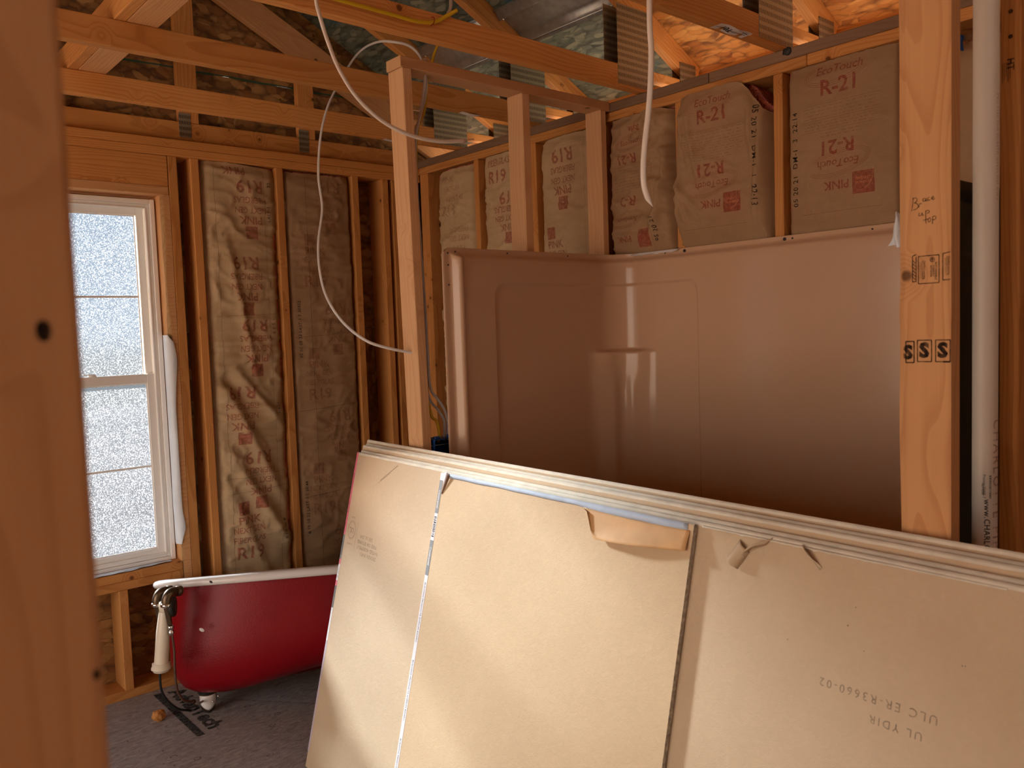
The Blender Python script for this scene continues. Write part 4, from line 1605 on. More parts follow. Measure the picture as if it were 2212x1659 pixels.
BE = Batt('right', 1.632, 2.068, 0.04, 2.45, 'bulging batt with a rounded torn top corner, in the middle of the long wall', 21.4, wrinkle=0.9, mat='kraft', extra=bex, proud=0.030, topf=betop)
BF = Batt('right', 1.182, 1.592, 0.04, 2.46, 'smooth batt with a complete printed panel, next to the large near stud', 25.9, wrinkle=0.45, mat='kraft', proud=0.002, edge=0.03,
          topf=lambda y: 2.4295)
BG = Batt('right', 0.81, 1.138, 0.04, 2.46, 'batt seen only in the slot between the large near stud and the pipe', 29.0, wrinkle=0.6, mat='kraft', topf=lambda y: 2.37)
BH = Batt('right', 0.39, 0.768, 0.04, 2.46, 'last batt of the long wall, beyond the small far stud at the frame edge', 31.0, wrinkle=0.6, mat='kraft', topf=lambda y: 2.40)

# printing on the facings: (screen right is -Y on the right wall, +X on the back wall)
PI = math.pi


def eco(p, u, v, size, rot):
    p.text('EcoTouch', u, v, size, rot, shear=0.12, bold=0.012)
    c, s_ = math.cos(rot), math.sin(rot)
    for k in range(3):
        p.ring(u, v, size * (2.75 + 0.18 * k), size * (0.85 + 0.16 * k), 0.0011, rot=rot + 0.16, a0=0.3, a1=5.6, n=36)


def para(p, u, v, w, h, lines):
    for k in range(lines):
        y = v + h / 2 - h * (k + 0.5) / lines
        x = u - w / 2
        while x < u + w / 2 - 0.01:
            L = random.uniform(0.008, 0.03)
            for q in range(int(L / 0.0042)):
                hh = random.choice((0.0030, 0.0042, 0.0046))
                p.rect(x + q * 0.0042, y - 0.0016, x + q * 0.0042 + 0.0016, y - 0.0016 + hh)
                p.rect(x + q * 0.0042, y + random.uniform(-0.001, 0.001), x + q * 0.0042 + 0.003, y + 0.0006)
            x += L + 0.005


def r21(batt, yc, du=0.0, full=True, dark=False, first=True):
    p = Print(batt.mapper(-1), 0.012)
    q = Print(batt.mapper(-1), 0.012)
    u = -yc
    if first:
        eco(p, u, 2.395, 0.040, 0)
        p.text('R-21', u, 2.338, 0.072, 0, bold=0.02)
    q.line((u - 0.137, 2.288), (u + 0.137, 2.288), 0.0015)
    para(q, u, 2.262, 0.255, 0.045, 4)
    q.line((u - 0.137, 2.237), (u + 0.137, 2.237), 0.0015)
    para(q, u, 2.218, 0.245, 0.03, 3)
    q.line((u - 0.137, 2.200), (u + 0.137, 2.200), 0.0015)
    para(q, u, 2.184, 0.16, 0.02, 2)
    p.text('R-21', u - 0.01, 2.142, 0.066, PI, bold=0.02)
    eco(p, u - 0.005, 2.085, 0.036, PI)
    p.rect(u + 0.045, 1.972, u + 0.118, 2.045)
    p.text('PINK', u - 0.010, 2.013, 0.040, PI, bold=0.02)
    q.frame(u - 0.140, 1.925, u + 0.140, 2.52, 0.002)
    q.t = [t for t in q.t if max(b_ for a, b_ in t) < batt.topf(-t[0][0]) - 0.012]
    p.t = [t for t in p.t if max(b_ for a, b_ in t) < batt.topf(-t[0][0]) - 0.012 and -batt.u1 + 0.02 < t[0][0] < -batt.u0 - 0.01]
    p.build('red_print', M['red_ink'] if not dark else M['red_ink_faint'], batt.root)
    q.build('fine_print', M['red_ink_faint'], batt.root)
    w = Print(batt.mapper(-1), 0.012)
    w.ring(u + 0.055, 2.035, 0.06, 0.055, 0.0018, a0=-1.3, a1=0.3, n=14)
    w.text('OWENS', u + 0.082, 2.022, 0.014, PI)
    w.text('CORNING', u + 0.082, 2.008, 0.012, PI)
    w.build('logo_lettering', M['flap'], batt.root)


def black(batt, u, v, body, size, rot, sgn=-1, shear=0):
    p = Print(batt.mapper(sgn), 0.012)
    p.text(body, u, v, size, rot, spacing=1.15, bold=0.01, shear=shear)
    p.build('date_print', M['dark_ink'], batt.root)


r21(BF, 1.385)
black(BF, -1.549, 2.12, '05 20 21  DM-1  3  22:14', 0.027, PI / 2)
r21(BE, 1.868, dark=False)
black(BE, -1.690, 2.16, '05 20 21  DM-1  1  22:13', 0.030, -PI / 2)
p = Print(BD.mapper(-1), 0.012)
q = Print(BD.mapper(-1), 0.012)
eco(p, -2.275, 2.318, 0.028, 0)
p.text('Style', -2.255, 2.37, 0.032, PI, bold=0.02)
p.text('R-21', -2.295, 2.252, 0.055, PI, bold=0.02)
para(q, -2.265, 2.172, 0.20, 0.085, 7)
q.line((-2.37, 2.222), (-2.17, 2.222), 0.0015)
q.line((-2.37, 2.125), (-2.17, 2.125), 0.0015)
p.text('R-2', -2.292, 2.08, 0.055, PI, bold=0.02)
eco(p, -2.300, 2.005, 0.028, PI)
p.text('PINK', -2.32, 1.925, 0.036, PI, bold=0.02)
p.rect(-2.248, 1.885, -2.183, 1.958)
q.line((-2.172, 2.34), (-2.168, 1.87), 0.002)
p.build('red_print', M['red_ink'], BD.root)
q.build('fine_print', M['red_ink_faint'], BD.root)
black(BD, -2.150, 1.98, '05 20 21  DM', 0.024, PI / 2)


def r19set(p, u, v, sgn, k=1.0, square=True):
    """one repeat of the older facing print, upright (sgn 1) or inverted (-1)"""
    rot = 0 if sgn > 0 else PI
    if square:
        p.rect(u - 0.03 * k - (0.025 if sgn > 0 else 0), v + sgn * 0.155 * k - 0.03 * k, u + 0.03 * k - (0.025 if sgn > 0 else 0), v + sgn * 0.155 * k + 0.03 * k)
    p.text('PINK', u, v + sgn * 0.095 * k, 0.052 * k, rot, bold=0.02)
    p.text('NEXT GEN', u, v + sgn * 0.048 * k, 0.040 * k, rot, width=0.8, bold=0.015)
    p.text('FIBERGLAS', u, v, 0.040 * k, rot, width=0.85, bold=0.015)
    p.text('R19', u, v - sgn * 0.065 * k, 0.085 * k, rot, width=1.0, bold=0.02)


def keepin(p, batt, sgn):
    p.t = [t for t in p.t if max(b_ for a, b_ in t) < batt.topf(sgn * t[0][0]) - 0.01 and all(batt.u0 + 0.008 < sgn * a < batt.u1 - 0.008 for a, b_ in t)]


p = Print(BC.mapper(-1), 0.012)
r19set(p, -2.69, 2.280, -1, 0.98)
r19set(p, -2.75, 1.86, 1, 0.9)
keepin(p, BC, -1)
p.build('red_print', M['red_ink'], BC.root)
q = Print(BC.mapper(-1), 0.012)
q.line((-2.835, 2.385), (-2.535, 2.385), 0.0015)
q.line((-2.560, 2.40), (-2.560, 1.85), 0.0015)
q.line((-2.83, 2.395), (-2.52, 2.395), 0.0012)
q.build('fine_print', M['red_ink_faint'], BC.root)
p = Print(BB.mapper(-1), 0.012)
p.text('FIBERGLAS', -3.135, 2.385, 0.045, 0, width=0.8, bold=0.02)
p.text('R19', -3.15, 2.315, 0.085, 0, bold=0.02)
p.text('R19', -3.065, 2.21, 0.085, PI, bold=0.02)
p.text('FIBERGLAS', -3.09, 2.155, 0.040, PI, width=0.85, bold=0.02)
p.text('NEXT GEN', -3.09, 2.110, 0.038, PI, width=0.85, bold=0.02)
p.text('PINK', -3.08, 2.065, 0.048, PI, bold=0.02)
p.rect(-3.095, 1.985, -3.04, 2.04)
keepin(p, BB, -1)
p.build('red_print', M['red_ink'], BB.root)
q = Print(BB.mapper(-1), 0.01)
para(q, -3.055, 2.33, 0.07, 0.06, 6)
q.line((-3.27, 2.255), (-2.95, 2.262), 0.0015)
q.build('fine_print', M['red_ink_faint'], BB.root)
black(BB, -3.245, 2.24, 'R  8  5  H', 0.020, PI / 2)
p = Print(BA.mapper(-1), 0.012)
p.text('PINK', -3.56, 2.365, 0.048, 0, bold=0.02)
p.text('NEXT GEN', -3.53, 2.315, 0.036, 0, width=0.8, bold=0.02)
p.text('FIBERGLAS', -3.50, 2.262, 0.038, 0, width=0.8, bold=0.02)
p.text('R19', -3.55, 2.20, 0.075, 0, bold=0.02)
p.text('FIBERGLAS', -3.48, 2.10, 0.040, PI, width=0.85, bold=0.02)
p.text('NEXT GEN', -3.48, 2.055, 0.040, PI, width=0.85, bold=0.02)
p.text('PINK', -3.48, 2.0, 0.048, PI, bold=0.02)
p.text('FIBERGLAS', -3.52, 1.75, 0.038, 0, width=0.8, bold=0.02)
keepin(p, BA, -1)
p.build('red_print', M['red_ink_faint'], BA.root)
p = Print(B1.mapper(1), 0.012)
r19set(p, 1.695, 2.222, -1, 1.0)
p.text('PINK', 1.62, 2.375 - 0.02, 0.05, PI, bold=0.02)
for (u, v, s_) in ((1.655, 1.86, -1), (1.685, 1.565, -1), (1.60, 1.245, -1), (1.665, 0.93, -1), (1.602, 0.60, 1), (1.60, 0.25, 1)):
    r19set(p, u, v, s_, 1.0)
keepin(p, B1, 1)
p.build('red_print', M['red_ink'], B1.root)
black(B1, 1.795, 2.30, '22', 0.024, PI / 2, 1)
black(B1, 1.787, 2.16, 'LAST-1', 0.022, PI / 2, 1)
black(B1, 1.785, 1.62, '0 0 5 1', 0.022, PI / 2, 1)
black(B1, 1.785, 1.22, '1-151', 0.022, PI / 2, 1)
black(B1, 1.785, 0.62, '# 10 10 #', 0.022, PI / 2, 1)
p = Print(B2.mapper(1), 0.012)
for (u, v, s_) in ((2.115, 2.255, -1), (2.02, 1.90, 1), (2.125, 1.64, -1), (2.015, 1.33, 1), (2.12, 1.09, -1), (2.008, 0.745, 1), (2.12, 0.50, -1)):
    r19set(p, u, v, s_, 0.95)
keepin(p, B2, 1)
p.build('red_print', M['red_ink_faint'], B2.root)
black(B2, 1.925, 1.60, '02 05 05 22 LAST-1 5 30052', 0.021, PI / 2, 1, shear=0.1)
black(B2, 1.918, 0.70, '# 19 10 22 LAST-1 5 30:44', 0.021, PI / 2, 1)
q = Print(B2.mapper(1), 0.02)
q.line((1.985, 2.36), (1.985, 0.1), 0.0012)
for z in (1.56, 1.19, 0.75):
    q.line((1.90, z), (2.23, z + 0.02), 0.0012)
q.build('fine_print', M['dark_ink'], B2.root)
q = Print(B1.mapper(1), 0.015)
q.line((1.525, 2.36), (1.525, 0.1), 0.0010)
q.line((1.765, 2.36), (1.765, 0.1), 0.0010)
for z in (1.67, 0.90, 0.83):
    q.line((1.50, z), (1.80, z + 0.01), 0.0010)
q.build('fine_print', M['dark_ink'], B1.root)

# ------------------------------------------------------------------ drywall stack
P1, P2 = Vector((1.652, 2.748, 1.16)), Vector((1.539, 0.475, 1.16))
TH = math.radians(13.5)
du_ = (P2 - P1).normalized()
nh = Vector((du_.y, -du_.x, 0))
dv_ = -nh * math.sin(TH) + Vector((0, 0, math.cos(TH)))
dn_ = nh * math.cos(TH) + Vector((0, 0, math.sin(TH)))
SHM = Matrix((du_, dv_, dn_)).transposed().to_4x4()
SHM.translation = P1


def sheet(u0, u1, n0, vt, label, mat='board_face', th=0.0127, group='drywall sheets leaning on the studs', seed=0, ivory=0.009, cat='drywall sheet'):
    vb = -(P1.z + n0 * math.sin(TH)) / math.cos(TH)
    n1 = n0 + th - 0.0002
    nx = 90
    verts, faces, fm = [], [], []
    for i in range(nx + 1):
        u = u0 + (u1 - u0) * i / nx
        j = 0.0012 * noise.noise(Vector((u * 30, seed, 0))) + 0.0006 * noise.noise(Vector((u * 90, seed, 4)))
        sec = [(vb, n0), (vt - 0.004, n0), (vt + j * 0.5, n0 + 0.003), (vt + j * 0.4, n1 - 0.0035), (vt - 0.0035, n1 - 0.0006), (vt - ivory + j, n1 + 0.0002), (vt - ivory - 0.0008 + j, n1), (vb, n1)]
        verts += [(u, v, n) for v, n in sec]
    for i in range(nx):
        for k in range(8):
            a, b_ = i * 8 + k, i * 8 + (k + 1) % 8
            faces.append((a, a + 8, b_ + 8, b_))
            fm.append(1 if k in (1, 2, 3, 4) else 0)
    faces += [tuple(range(8)), tuple(nx * 8 + k for k in range(8))[::-1]]
    fm += [2, 2]
    o = obj_from('drywall_sheet', verts, faces, None, None, mats=[M[mat], M['ivory'], M['gypsum']], fmat=fm)
    o.matrix_world = SHM
    tag(o, label, cat, group)
    return o, n1


def sheet_print(o, n, name, mat, fn, mx=0.2, lift=0.0004):
    p = Print(lambda u, v: (u, v, n + lift), mx)
    fn(p)
    tr = split(p.t, mx)
    vs, fs = [], []
    for t in tr:
        k = len(vs)
        vs += [(a, b_, n + lift) for a, b_ in t]
        fs.append((k, k + 1, k + 2))
    q = obj_from(name, vs, fs, mat)
    q.parent = o
    return q


s1_, _ = sheet(0.000, 2.440, 0.0000, 0.000, 'rearmost and tallest drywall sheet of the stack, touching the studs', seed=1)
s2_, _ = sheet(0.018, 2.444, 0.0130, -0.015, 'second drywall sheet from the back of the leaning stack', seed=2)
s3_, _ = sheet(0.022, 2.448, 0.0260, -0.022, 'middle drywall sheet of the leaning stack', seed=3)
s4_, _ = sheet(0.036, 2.452, 0.0390, -0.042, 'drywall sheet second from the front among the full length ones', seed=4)
s5_, nA = sheet(0.036, 2.456, 0.0520, -0.051, 'front full length drywall sheet, its bare paper shown left and right', seed=5)
sb_, nB = sheet(0.632, 1.648, 0.0675, -0.059, 'shorter cut drywall piece in front of the stack, peeled blue paper along its top', mat='board_face_b', seed=6, ivory=0.002)

# end tapes
def tape(o, n, u0, u1, v0, v1, mat, name='end_tape'):
    return sheet_print(o, n, name, M[mat], lambda p: p.rect(u0, v0, u1, v1), mx=0.5)


tape(s5_, nA, 0.034, 0.046, -0.052, -0.36, 'pinktape')
tape(s5_, nA, 0.034, 0.046, -0.36, -0.45, 'greytape')
tape(s5_, nA, 0.034, 0.046, -0.45, -0.47, 'pinktape')
tape(s5_, nA, 0.034, 0.046, -0.47, -0.53, 'whitetape')
tape(s5_, nA, 0.034, 0.046, -0.53, -0.55, 'pinktape')
tape(s5_, nA, 0.034, 0.046, -0.55, -0.63, 'greytape')
tape(s5_, nA, 0.034, 0.046, -0.63, -0.75, 'whitetape')
tape(s5_, nA, 0.034, 0.046, -0.75, -1.15, 'lilactape')


def a_marks(p):
    p.text('ifornia Department of Conservation', 0.040, -0.205, 0.010, rot=PI / 2 + 0.0)
    p.text('Continental', 0.040, -0.41, 0.011, rot=PI / 2)
    p.text('81 05311', 0.040, -0.50, 0.010, rot=PI / 2)
    p.text('Continental Building', 0.040, -0.59, 0.010, rot=PI / 2)


sheet_print(s5_, nA, 'tape_lettering', M['dark_ink'], a_marks, lift=0.0007)
for (v0, v1, mm) in ((-0.062, -0.085, 'whitetape'), (-0.085, -0.19, 'greytape'), (-0.19, -0.275, 'whitetape'), (-0.275, -0.385, 'greytape'), (-0.385, -1.10, 'whitetape')):
    tape(sb_, nB, 0.632, 0.650, v0, v1, mm)


def b_white(p):
    p.text('Continental', 0.641, -0.145, 0.012, rot=-PI / 2, bold=0.02)
    p.text('Continental', 0.641, -0.325, 0.012, rot=-PI / 2, bold=0.02)


def b_dark(p):
    v = -0.20
    while v > -0.262:
        w = random.uniform(0.0012, 0.004)
        p.rect(0.634, v - w, 0.647, v)
        v -= w + random.uniform(0.001, 0.003)
    for k in range(3):
        p.text('BUILDING PRODUCTS GYPSUM BOARD', 0.641, -0.50 - 0.24 * k, 0.0105, rot=-PI / 2)
    p.rect(0.655, -0.068, 0.659, -0.078)


sheet_print(sb_, nB, 'tape_lettering', M['tag'], b_white, lift=0.0007)
sheet_print(sb_, nB, 'tape_lettering', M['dark_ink'], b_dark, lift=0.0007)

# stamps printed on the back paper, upside down as the sheets stand
def stamps(p):
    p.ring(0.090, -0.335, 0.026, 0.030, 0.0016)
    p.ring(0.090, -0.335, 0.030, 0.034, 0.0008)
    p.text('UL', 0.090, -0.335, 0.028, rot=PI)
    for k, s in enumerate(('CLASSIFIED', 'R3660')):
        p.text(s, 0.090, -0.385 + k * 0.096, 0.009, rot=PI)
    p.line((0.130, -0.30), (0.128, -0.40), 0.0014)
    for k, s in enumerate(('SEE UL DIR', 'FIRE OR SOUND', 'RATED ASSEMBLY', 'DESIGN INFO')):
        p.text(s, 0.205 + 0.01 * k, -0.345 - k * 0.020, 0.0175, rot=PI, spacing=1.1)


sheet_print(s5_, nA, 'paper_stamp', M['grey_ink'], stamps)


sheet_print(s5_, nA, 'paper_stamp', M['grey_ink'], lambda p: p.text('ULC ER-R3660-02', 2.085, -0.300, 0.022, rot=PI, spacing=1.35))
sheet_print(s5_, nA, 'paper_stamp', M['grey_ink'], lambda p: p.text('UL YDIR', 2.125, -0.335, 0.020, rot=PI, spacing=1.35))


def scratches(p):
    p.line((0.235, -0.135), (0.34, -0.070), 0.0012)
    p.line((0.225, -0.145), (0.30, -0.100), 0.0008)
    for k in range(26):
        u, v = random.uniform(0.1, 2.3), random.uniform(-0.9, -0.1)
        if 0.6 < u < 1.68: continue
        p.rect(u, v, u + random.uniform(0.001, 0.0028), v + random.uniform(0.001, 0.0025))


sheet_print(s5_, nA, 'scratch', M['dark_ink'], scratches)


def sheet_mesh(o, name, grid, mat, thick=0.0005):
    """grid[i][j] of (u, v, n)"""
    nI, nJ = len(grid), len(grid[0])
    vs = [c for row in grid for c in row]
    fs = [(i * nJ + j, i * nJ + j + 1, (i + 1) * nJ + j + 1, (i + 1) * nJ + j) for i in range(nI - 1) for j in range(nJ - 1)]
    q = obj_from(name, vs, fs, mat, smooth=True)
    md = q.modifiers.new('t', 'SOLIDIFY')
    md.thickness = thick
    q.parent = o
    return q


# peeled pale blue strip along the cut piece's top
g = []
for i in range(61):
    u = 0.664 + (1.632 - 0.664) * i / 60
    w_ = 0.013 + 0.004 * noise.noise(Vector((u * 9, 2, 0))) + 0.006 * sstep(1.25, 1.35, u)
    g.append([(u, -0.060, nB - 0.004), (u, -0.0600, nB + 0.0008), (u, -0.060 - w_ * 0.5, nB + 0.0014), (u, -0.060 - w_, nB + 0.0009)])
sheet_mesh(sb_, 'peeled_edge_paper', g, M['bluepaper'])
# big torn flap folding down over the face
g = []
for i in range(25):
    t = i / 24
    u = 1.295 + (1.640 - 1.295) * t
    L = 0.066 * (1 - 0.22 * t) * min(1, t / 0.06 + 0.05) if t < 0.3 else 0.066 * (1 - 0.22 * t)
    L = (0.072 - 0.026 * t) * sstep(-0.02, 0.16, t + 0.02)
    row = []
    for k in range(9):
        q = k / 8
        row.append((u + 0.02 * q * (1 - t) * 1.2, -0.074 - 0.004 * math.sin(t * 3) - L * q, nB + 0.0012 + 0.020 * q ** 1.5 * (0.6 + 0.4 * math.sin(t * PI)) + 0.003 * math.sin(q * 5 + t * 6) * q))
    g.append(row)
sheet_mesh(sb_, 'paper_flap', g, M['flap'])
# small white corner of paper standing up at the other end
sheet_mesh(sb_, 'paper_tab', [[(0.652, -0.060, nB + 0.001), (0.655, -0.115, nB + 0.001)], [(0.668, -0.056, nB + 0.006), (0.658, -0.110, nB + 0.004)], [(0.682, -0.062, nB + 0.002), (0.667, -0.100, nB + 0.001)]], M['whitetape'])
sheet_mesh(sb_, 'paper_tab', [[(0.682, -0.064, nB + 0.010), (0.652, -0.125, nB + 0.001)], [(0.687, -0.066, nB + 0.002), (0.657, -0.128, nB + 0.0008)]], M['pine_weathered'])
# paper torn and folded on the full sheet beside it
g = []
for i in range(9):
    t = i / 8
    row = []
    for k in range(5):
        q = k / 4
        row.append((1.762 - 0.024 * t + 0.026 * q, -0.072 - 0.040 * t - 0.022 * q, nA + 0.001 + 0.020 * math.sin(PI * q) * (0.5 + 0.5 * t)))
    g.append(row)
sheet_mesh(s5_, 'torn_paper', g, M['board_face'])
g = []
for i in range(13):
    t = i / 12
    a = 1.770 + 0.060 * t
    g.append([(a - 0.004, -0.118 + 0.046 * t ** 0.6, nA + 0.003 + 0.016 * math.sin(PI * t)), (a + 0.005, -0.112 + 0.052 * t ** 0.6, nA + 0.001 + 0.024 * math.sin(PI * t)), (a + 0.010, -0.104 + 0.050 * t ** 0.6, nA + 0.0006)])
sheet_mesh(s5_, 'torn_paper', g, M['board_face'])
g = [[(1.905 + 0.045 * t, -0.058 - 0.040 * t, nA + 0.0008), (1.909 + 0.045 * t, -0.056 - 0.036 * t, nA + 0.0009 + 0.014 * math.sin(PI * min(1, t + 0.1)))] for t in [i / 8 for i in range(9)]]
sheet_mesh(s5_, 'torn_paper', g, M['board_face'])
# frayed paper lip under the top edge of the full sheet
g = []
for i in range(121):
    u = 1.66 + 0.62 * i / 120
    j = 0.004 * noise.noise(Vector((u * 70, 5, 0))) + 0.002 * noise.noise(Vector((u * 200, 5, 0)))
    amp = sstep(2.15, 1.95, u)
    g.append([(u, -0.0585, nA + 0.0003), (u, -0.0615 - max(0, j) * amp - 0.001, nA + 0.0012 + 0.002 * amp)])
sheet_mesh(s5_, 'frayed_edge', g, M['ivory'])

# ------------------------------------------------------------------ clawfoot tub
Q0 = Vector((1.261, 3.258, 0.610))
PH, TI = math.radians(30), math.radians(15)
ax = Vector((math.cos(PH), -math.sin(PH), 0))
mm_ = Vector((math.sin(PH), math.cos(PH), 0))
HW, LT = 0.305, 1.46


def TB_(s, t, h):
    dt, dh = t + HW, h - 0.61
    d2 = dt * math.cos(TI) + dh * math.sin(TI)
    h2 = -dt * math.sin(TI) + dh * math.cos(TI)
    return Q0 + ax * (s - 0.33) + mm_ * d2 + Vector((0, 0, h2))


def tub_loop(h, i0, i1, it, n=96, e0=3.0, e1=2.2, belly=False):
    out = []
    for k in range(n):
        a = 2 * PI * (k + 0.5) / n
        c, s_ = math.cos(a), math.sin(a)
        ex = e1 if c > 0 else e0
        cx_ = math.copysign(abs(c) ** (2 / ex), c)
        sy_ = math.copysign(abs(s_) ** (2 / ex), s_)
        half = LT / 2 - (i1 if c > 0 else i0)
        s0 = LT / 2 + cx_ * half
        lift = 0.085 * sstep(0.20, 0.85, s0) * (1 - sstep(0.125, 0.42, h)) if belly else 0.0
        out.append(TB_(s0, sy_ * (HW - it), h + lift))
    return out


def loft(name, loops, mat, parent, close_first=False, close_last=False):
    n = len(loops[0])
    vs = [v for L in loops for v in L]
    fs = []
    for i in range(len(loops) - 1):
        for k in range(n):
            a, b_ = i * n + k, i * n + (k + 1) % n
            fs.append((a, b_, b_ + n, a + n))
    if close_first: fs.append(tuple(range(n))[::-1])
    if close_last: fs.append(tuple((len(loops) - 1) * n + k for k in range(n)))
    o = obj_from(name, vs, fs, mat, smooth=True)
    fix_parent(o, parent)
    return o


tub = empty('bathtub', (1.6, 3.3, 0), 'red painted clawfoot bathtub with white rolled rim, standing askew below the window', 'bathtub')
outer = [(0.125, 0.32, 0.50, 0.27), (0.128, 0.24, 0.42, 0.22), (0.140, 0.165, 0.34, 0.165), (0.165, 0.115, 0.26, 0.125), (0.21, 0.080, 0.19, 0.095), (0.28, 0.062, 0.13, 0.075), (0.36, 0.058, 0.095, 0.062),
         (0.46, 0.062, 0.07, 0.052), (0.54, 0.070, 0.055, 0.046), (0.585, 0.078, 0.048, 0.042)]
loft('tub_body', [tub_loop(*q, belly=True) for q in outer], M['red'], tub, close_first=True)
rim = [(0.584, 0.078, 0.048, 0.042), (0.578, 0.030, 0.020, 0.018), (0.578, 0.010, 0.008, 0.006), (0.583, 0.001, 0.000, -0.001), (0.592, -0.004, -0.004, -0.004), (0.602, -0.003, -0.003, -0.003), (0.609, 0.004, 0.003, 0.003),
       (0.613, 0.018, 0.014, 0.012), (0.614, 0.040, 0.026, 0.022), (0.611, 0.085, 0.040, 0.036), (0.600, 0.105, 0.052, 0.046), (0.55, 0.115, 0.065, 0.055), (0.40, 0.13, 0.11, 0.075), (0.32, 0.15, 0.17, 0.11), (0.27, 0.21, 0.26, 0.15), (0.25, 0.30, 0.40, 0.21), (0.248, 0.40, 0.50, 0.27)]
loft('rim_and_basin', [tub_loop(*q) for q in rim], M['enamel'], tub, close_last=True)

# claw foot under the drain end
for (fxp, fyp, hh) in ((1.222, 3.440, 0.155), (2.02, 2.96, 0.235)):
    f = lathe('foot', [(0.010, 0.0), (0.020, 0.003), (0.027, 0.012), (0.030, 0.03), (0.032, 0.055), (0.034, 0.08), (0.036, 0.085)], (fxp, fyp, 0.0), (0, 0, 1), M['brass'], tub)
    lathe('foot_plate', [(0.036, 0.083), (0.038, 0.088), (0.038, 0.100), (0.045, 0.112), (0.05, hh)], (fxp, fyp, 0.0), (0, 0, 1), M['rubber'], None).parent = f
    gsh = []
    for i in range(9):
        a = -PI / 2 - 0.25 + (i / 8 - 0.5) * 2.2
        col = []
        for k in range(6):
            q = k / 5
            cut = 0.018 + 0.030 * abs(i / 4 - 1) ** 1.5
            z = cut + (0.080 - cut) * q
            r_ = 0.0345 + 0.001 * q
            col.append((fxp + r_ * math.cos(a), fyp + r_ * math.sin(a), z))
        gsh.append(col)
    vs = [c for row in gsh for c in row]
    o = obj_from('foot_shield', vs, [(i * 6 + j, i * 6 + j + 1, (i + 1) * 6 + j + 1, (i + 1) * 6 + j) for i in range(8) for j in range(5)], M['enamel'], smooth=True)
    md = o.modifiers.new('t', 'SOLIDIFY')
    md.thickness = 0.003
    o.parent = f
    o.matrix_parent_inverse = Matrix.Identity(4)
    for sg in (-1, 1):
        tube('screw', [(fxp + sg * 0.012 + 0.014, fyp - 0.034, 0.062 + 0.008 * sg), (fxp + sg * 0.012 + 0.02, fyp - 0.046, 0.060 + 0.008 * sg)], 0.003, 0.003, M['chrome'], tub, seg=8)
# taps' tails at the drain end: two elbows, nuts and supply hoses
def elbow(dx_, dy_, kz):
    A = [(1.100 + dx_, 3.325 + dy_, 0.574 + kz), (1.078 + dx_, 3.315 + dy_, 0.578 + kz), (1.052 + dx_, 3.303 + dy_, 0.579 + kz), (1.038 + dx_, 3.300 + dy_, 0.562 + kz), (1.035 + dx_, 3.300 + dy_, 0.540 + kz)]
    e = tube('elbow', A, 0.0185, 0.0185, M['brass'], tub, n=8, seg=14)
    lathe('collar', [(0.021, 0), (0.023, 0.004), (0.023, 0.010), (0.021, 0.014)], (1.035 + dx_, 3.300 + dy_, 0.530 + kz), (0, 0, 1), M['chrome'], tub, seg=8)
    lathe('elbow_union', [(0.020, 0), (0.020, 0.018), (0.018, 0.02)], (1.080 + dx_, 3.313 + dy_, 0.577 + kz), (0.9, 0.3, -0.1), M['brass'], tub, seg=12)
    tube('tail_pipe', [(1.036 + dx_, 3.3 + dy_, 0.532 + kz), (1.039 + dx_, 3.3 + dy_, 0.50 + kz), (1.044 + dx_, 3.3 + dy_, 0.455 + kz)], lambda t: 0.0135 - 0.0045 * t, None, M['brass'], tub, seg=12)
    lathe('hose_nut', [(0.010, 0), (0.0125, 0.002), (0.0125, 0.012), (0.009, 0.015), (0.009, 0.020), (0.0125, 0.023), (0.0125, 0.034), (0.010, 0.036)], (1.0455 + dx_, 3.3 + dy_, 0.452 + kz), (0.05, 0, -1), M['chrome'], tub, seg=6)


elbow(0, 0, 0.0)
elbow(-0.012, 0.075, -0.012)
tube('supply_hose', [(1.047, 3.3, 0.43), (1.053, 3.3, 0.358), (1.051, 3.3, 0.265), (1.056, 3.3, 0.185), (1.080, 3.305, 0.137), (1.113, 3.32, 0.115), (1.150, 3.37, 0.075), (1.19, 3.41, 0.062)], 0.0048, 0.0048, M['hose'], tub)
tube('supply_hose', [(1.033, 3.375, 0.42), (1.022, 3.38, 0.346), (1.018, 3.38, 0.25), (1.03, 3.40, 0.15), (1.09, 3.43, 0.06), (1.16, 3.47, 0.012)], 0.0048, 0.0048, M['rubber'], tub)
lathe('hose_valve', [(0.006, 0), (0.009, 0.004), (0.009, 0.014), (0.005, 0.02)], (1.118, 3.325, 0.112), (0.7, 0.5, -0.4), M['brass'], tub, seg=10)
d_ = (ax + Vector((0, 0, 0.05))).normalized()
c0 = TB_(0.095, -0.10, 0.49)
lathe('overflow_flange', [(0.030, 0), (0.044, 0.004), (0.045, 0.016), (0.043, 0.022)], Vector((1.052, 3.325, 0.523)), d_, M['rubber'], tub, seg=26)
lathe('drain_elbow', [(0.022, 0), (0.026, 0.01), (0.026, 0.03), (0.03, 0.036)], Vector((1.022, 3.338, 0.522)), d_, M['pvc'], tub, seg=16)
tube('waste_pipe', [(1.041, 3.335, 0.545), (1.036, 3.335, 0.50), (1.026, 3.335, 0.41), (1.011, 3.335, 0.290)], lambda t: 0.013 + 0.0135 * min(1, t * 1.6) if t < 0.99 else 0.027, None, M['pvc'], tub, seg=18)
lathe('waste_nut', [(0.028, 0), (0.034, 0.002), (0.034, 0.016), (0.037, 0.018), (0.037, 0.024), (0.030, 0.026), (0.029, 0.034), (0.022, 0.036)], (1.012, 3.335, 0.302), (-0.06, 0, -1), M['pvc'], tub, seg=20)
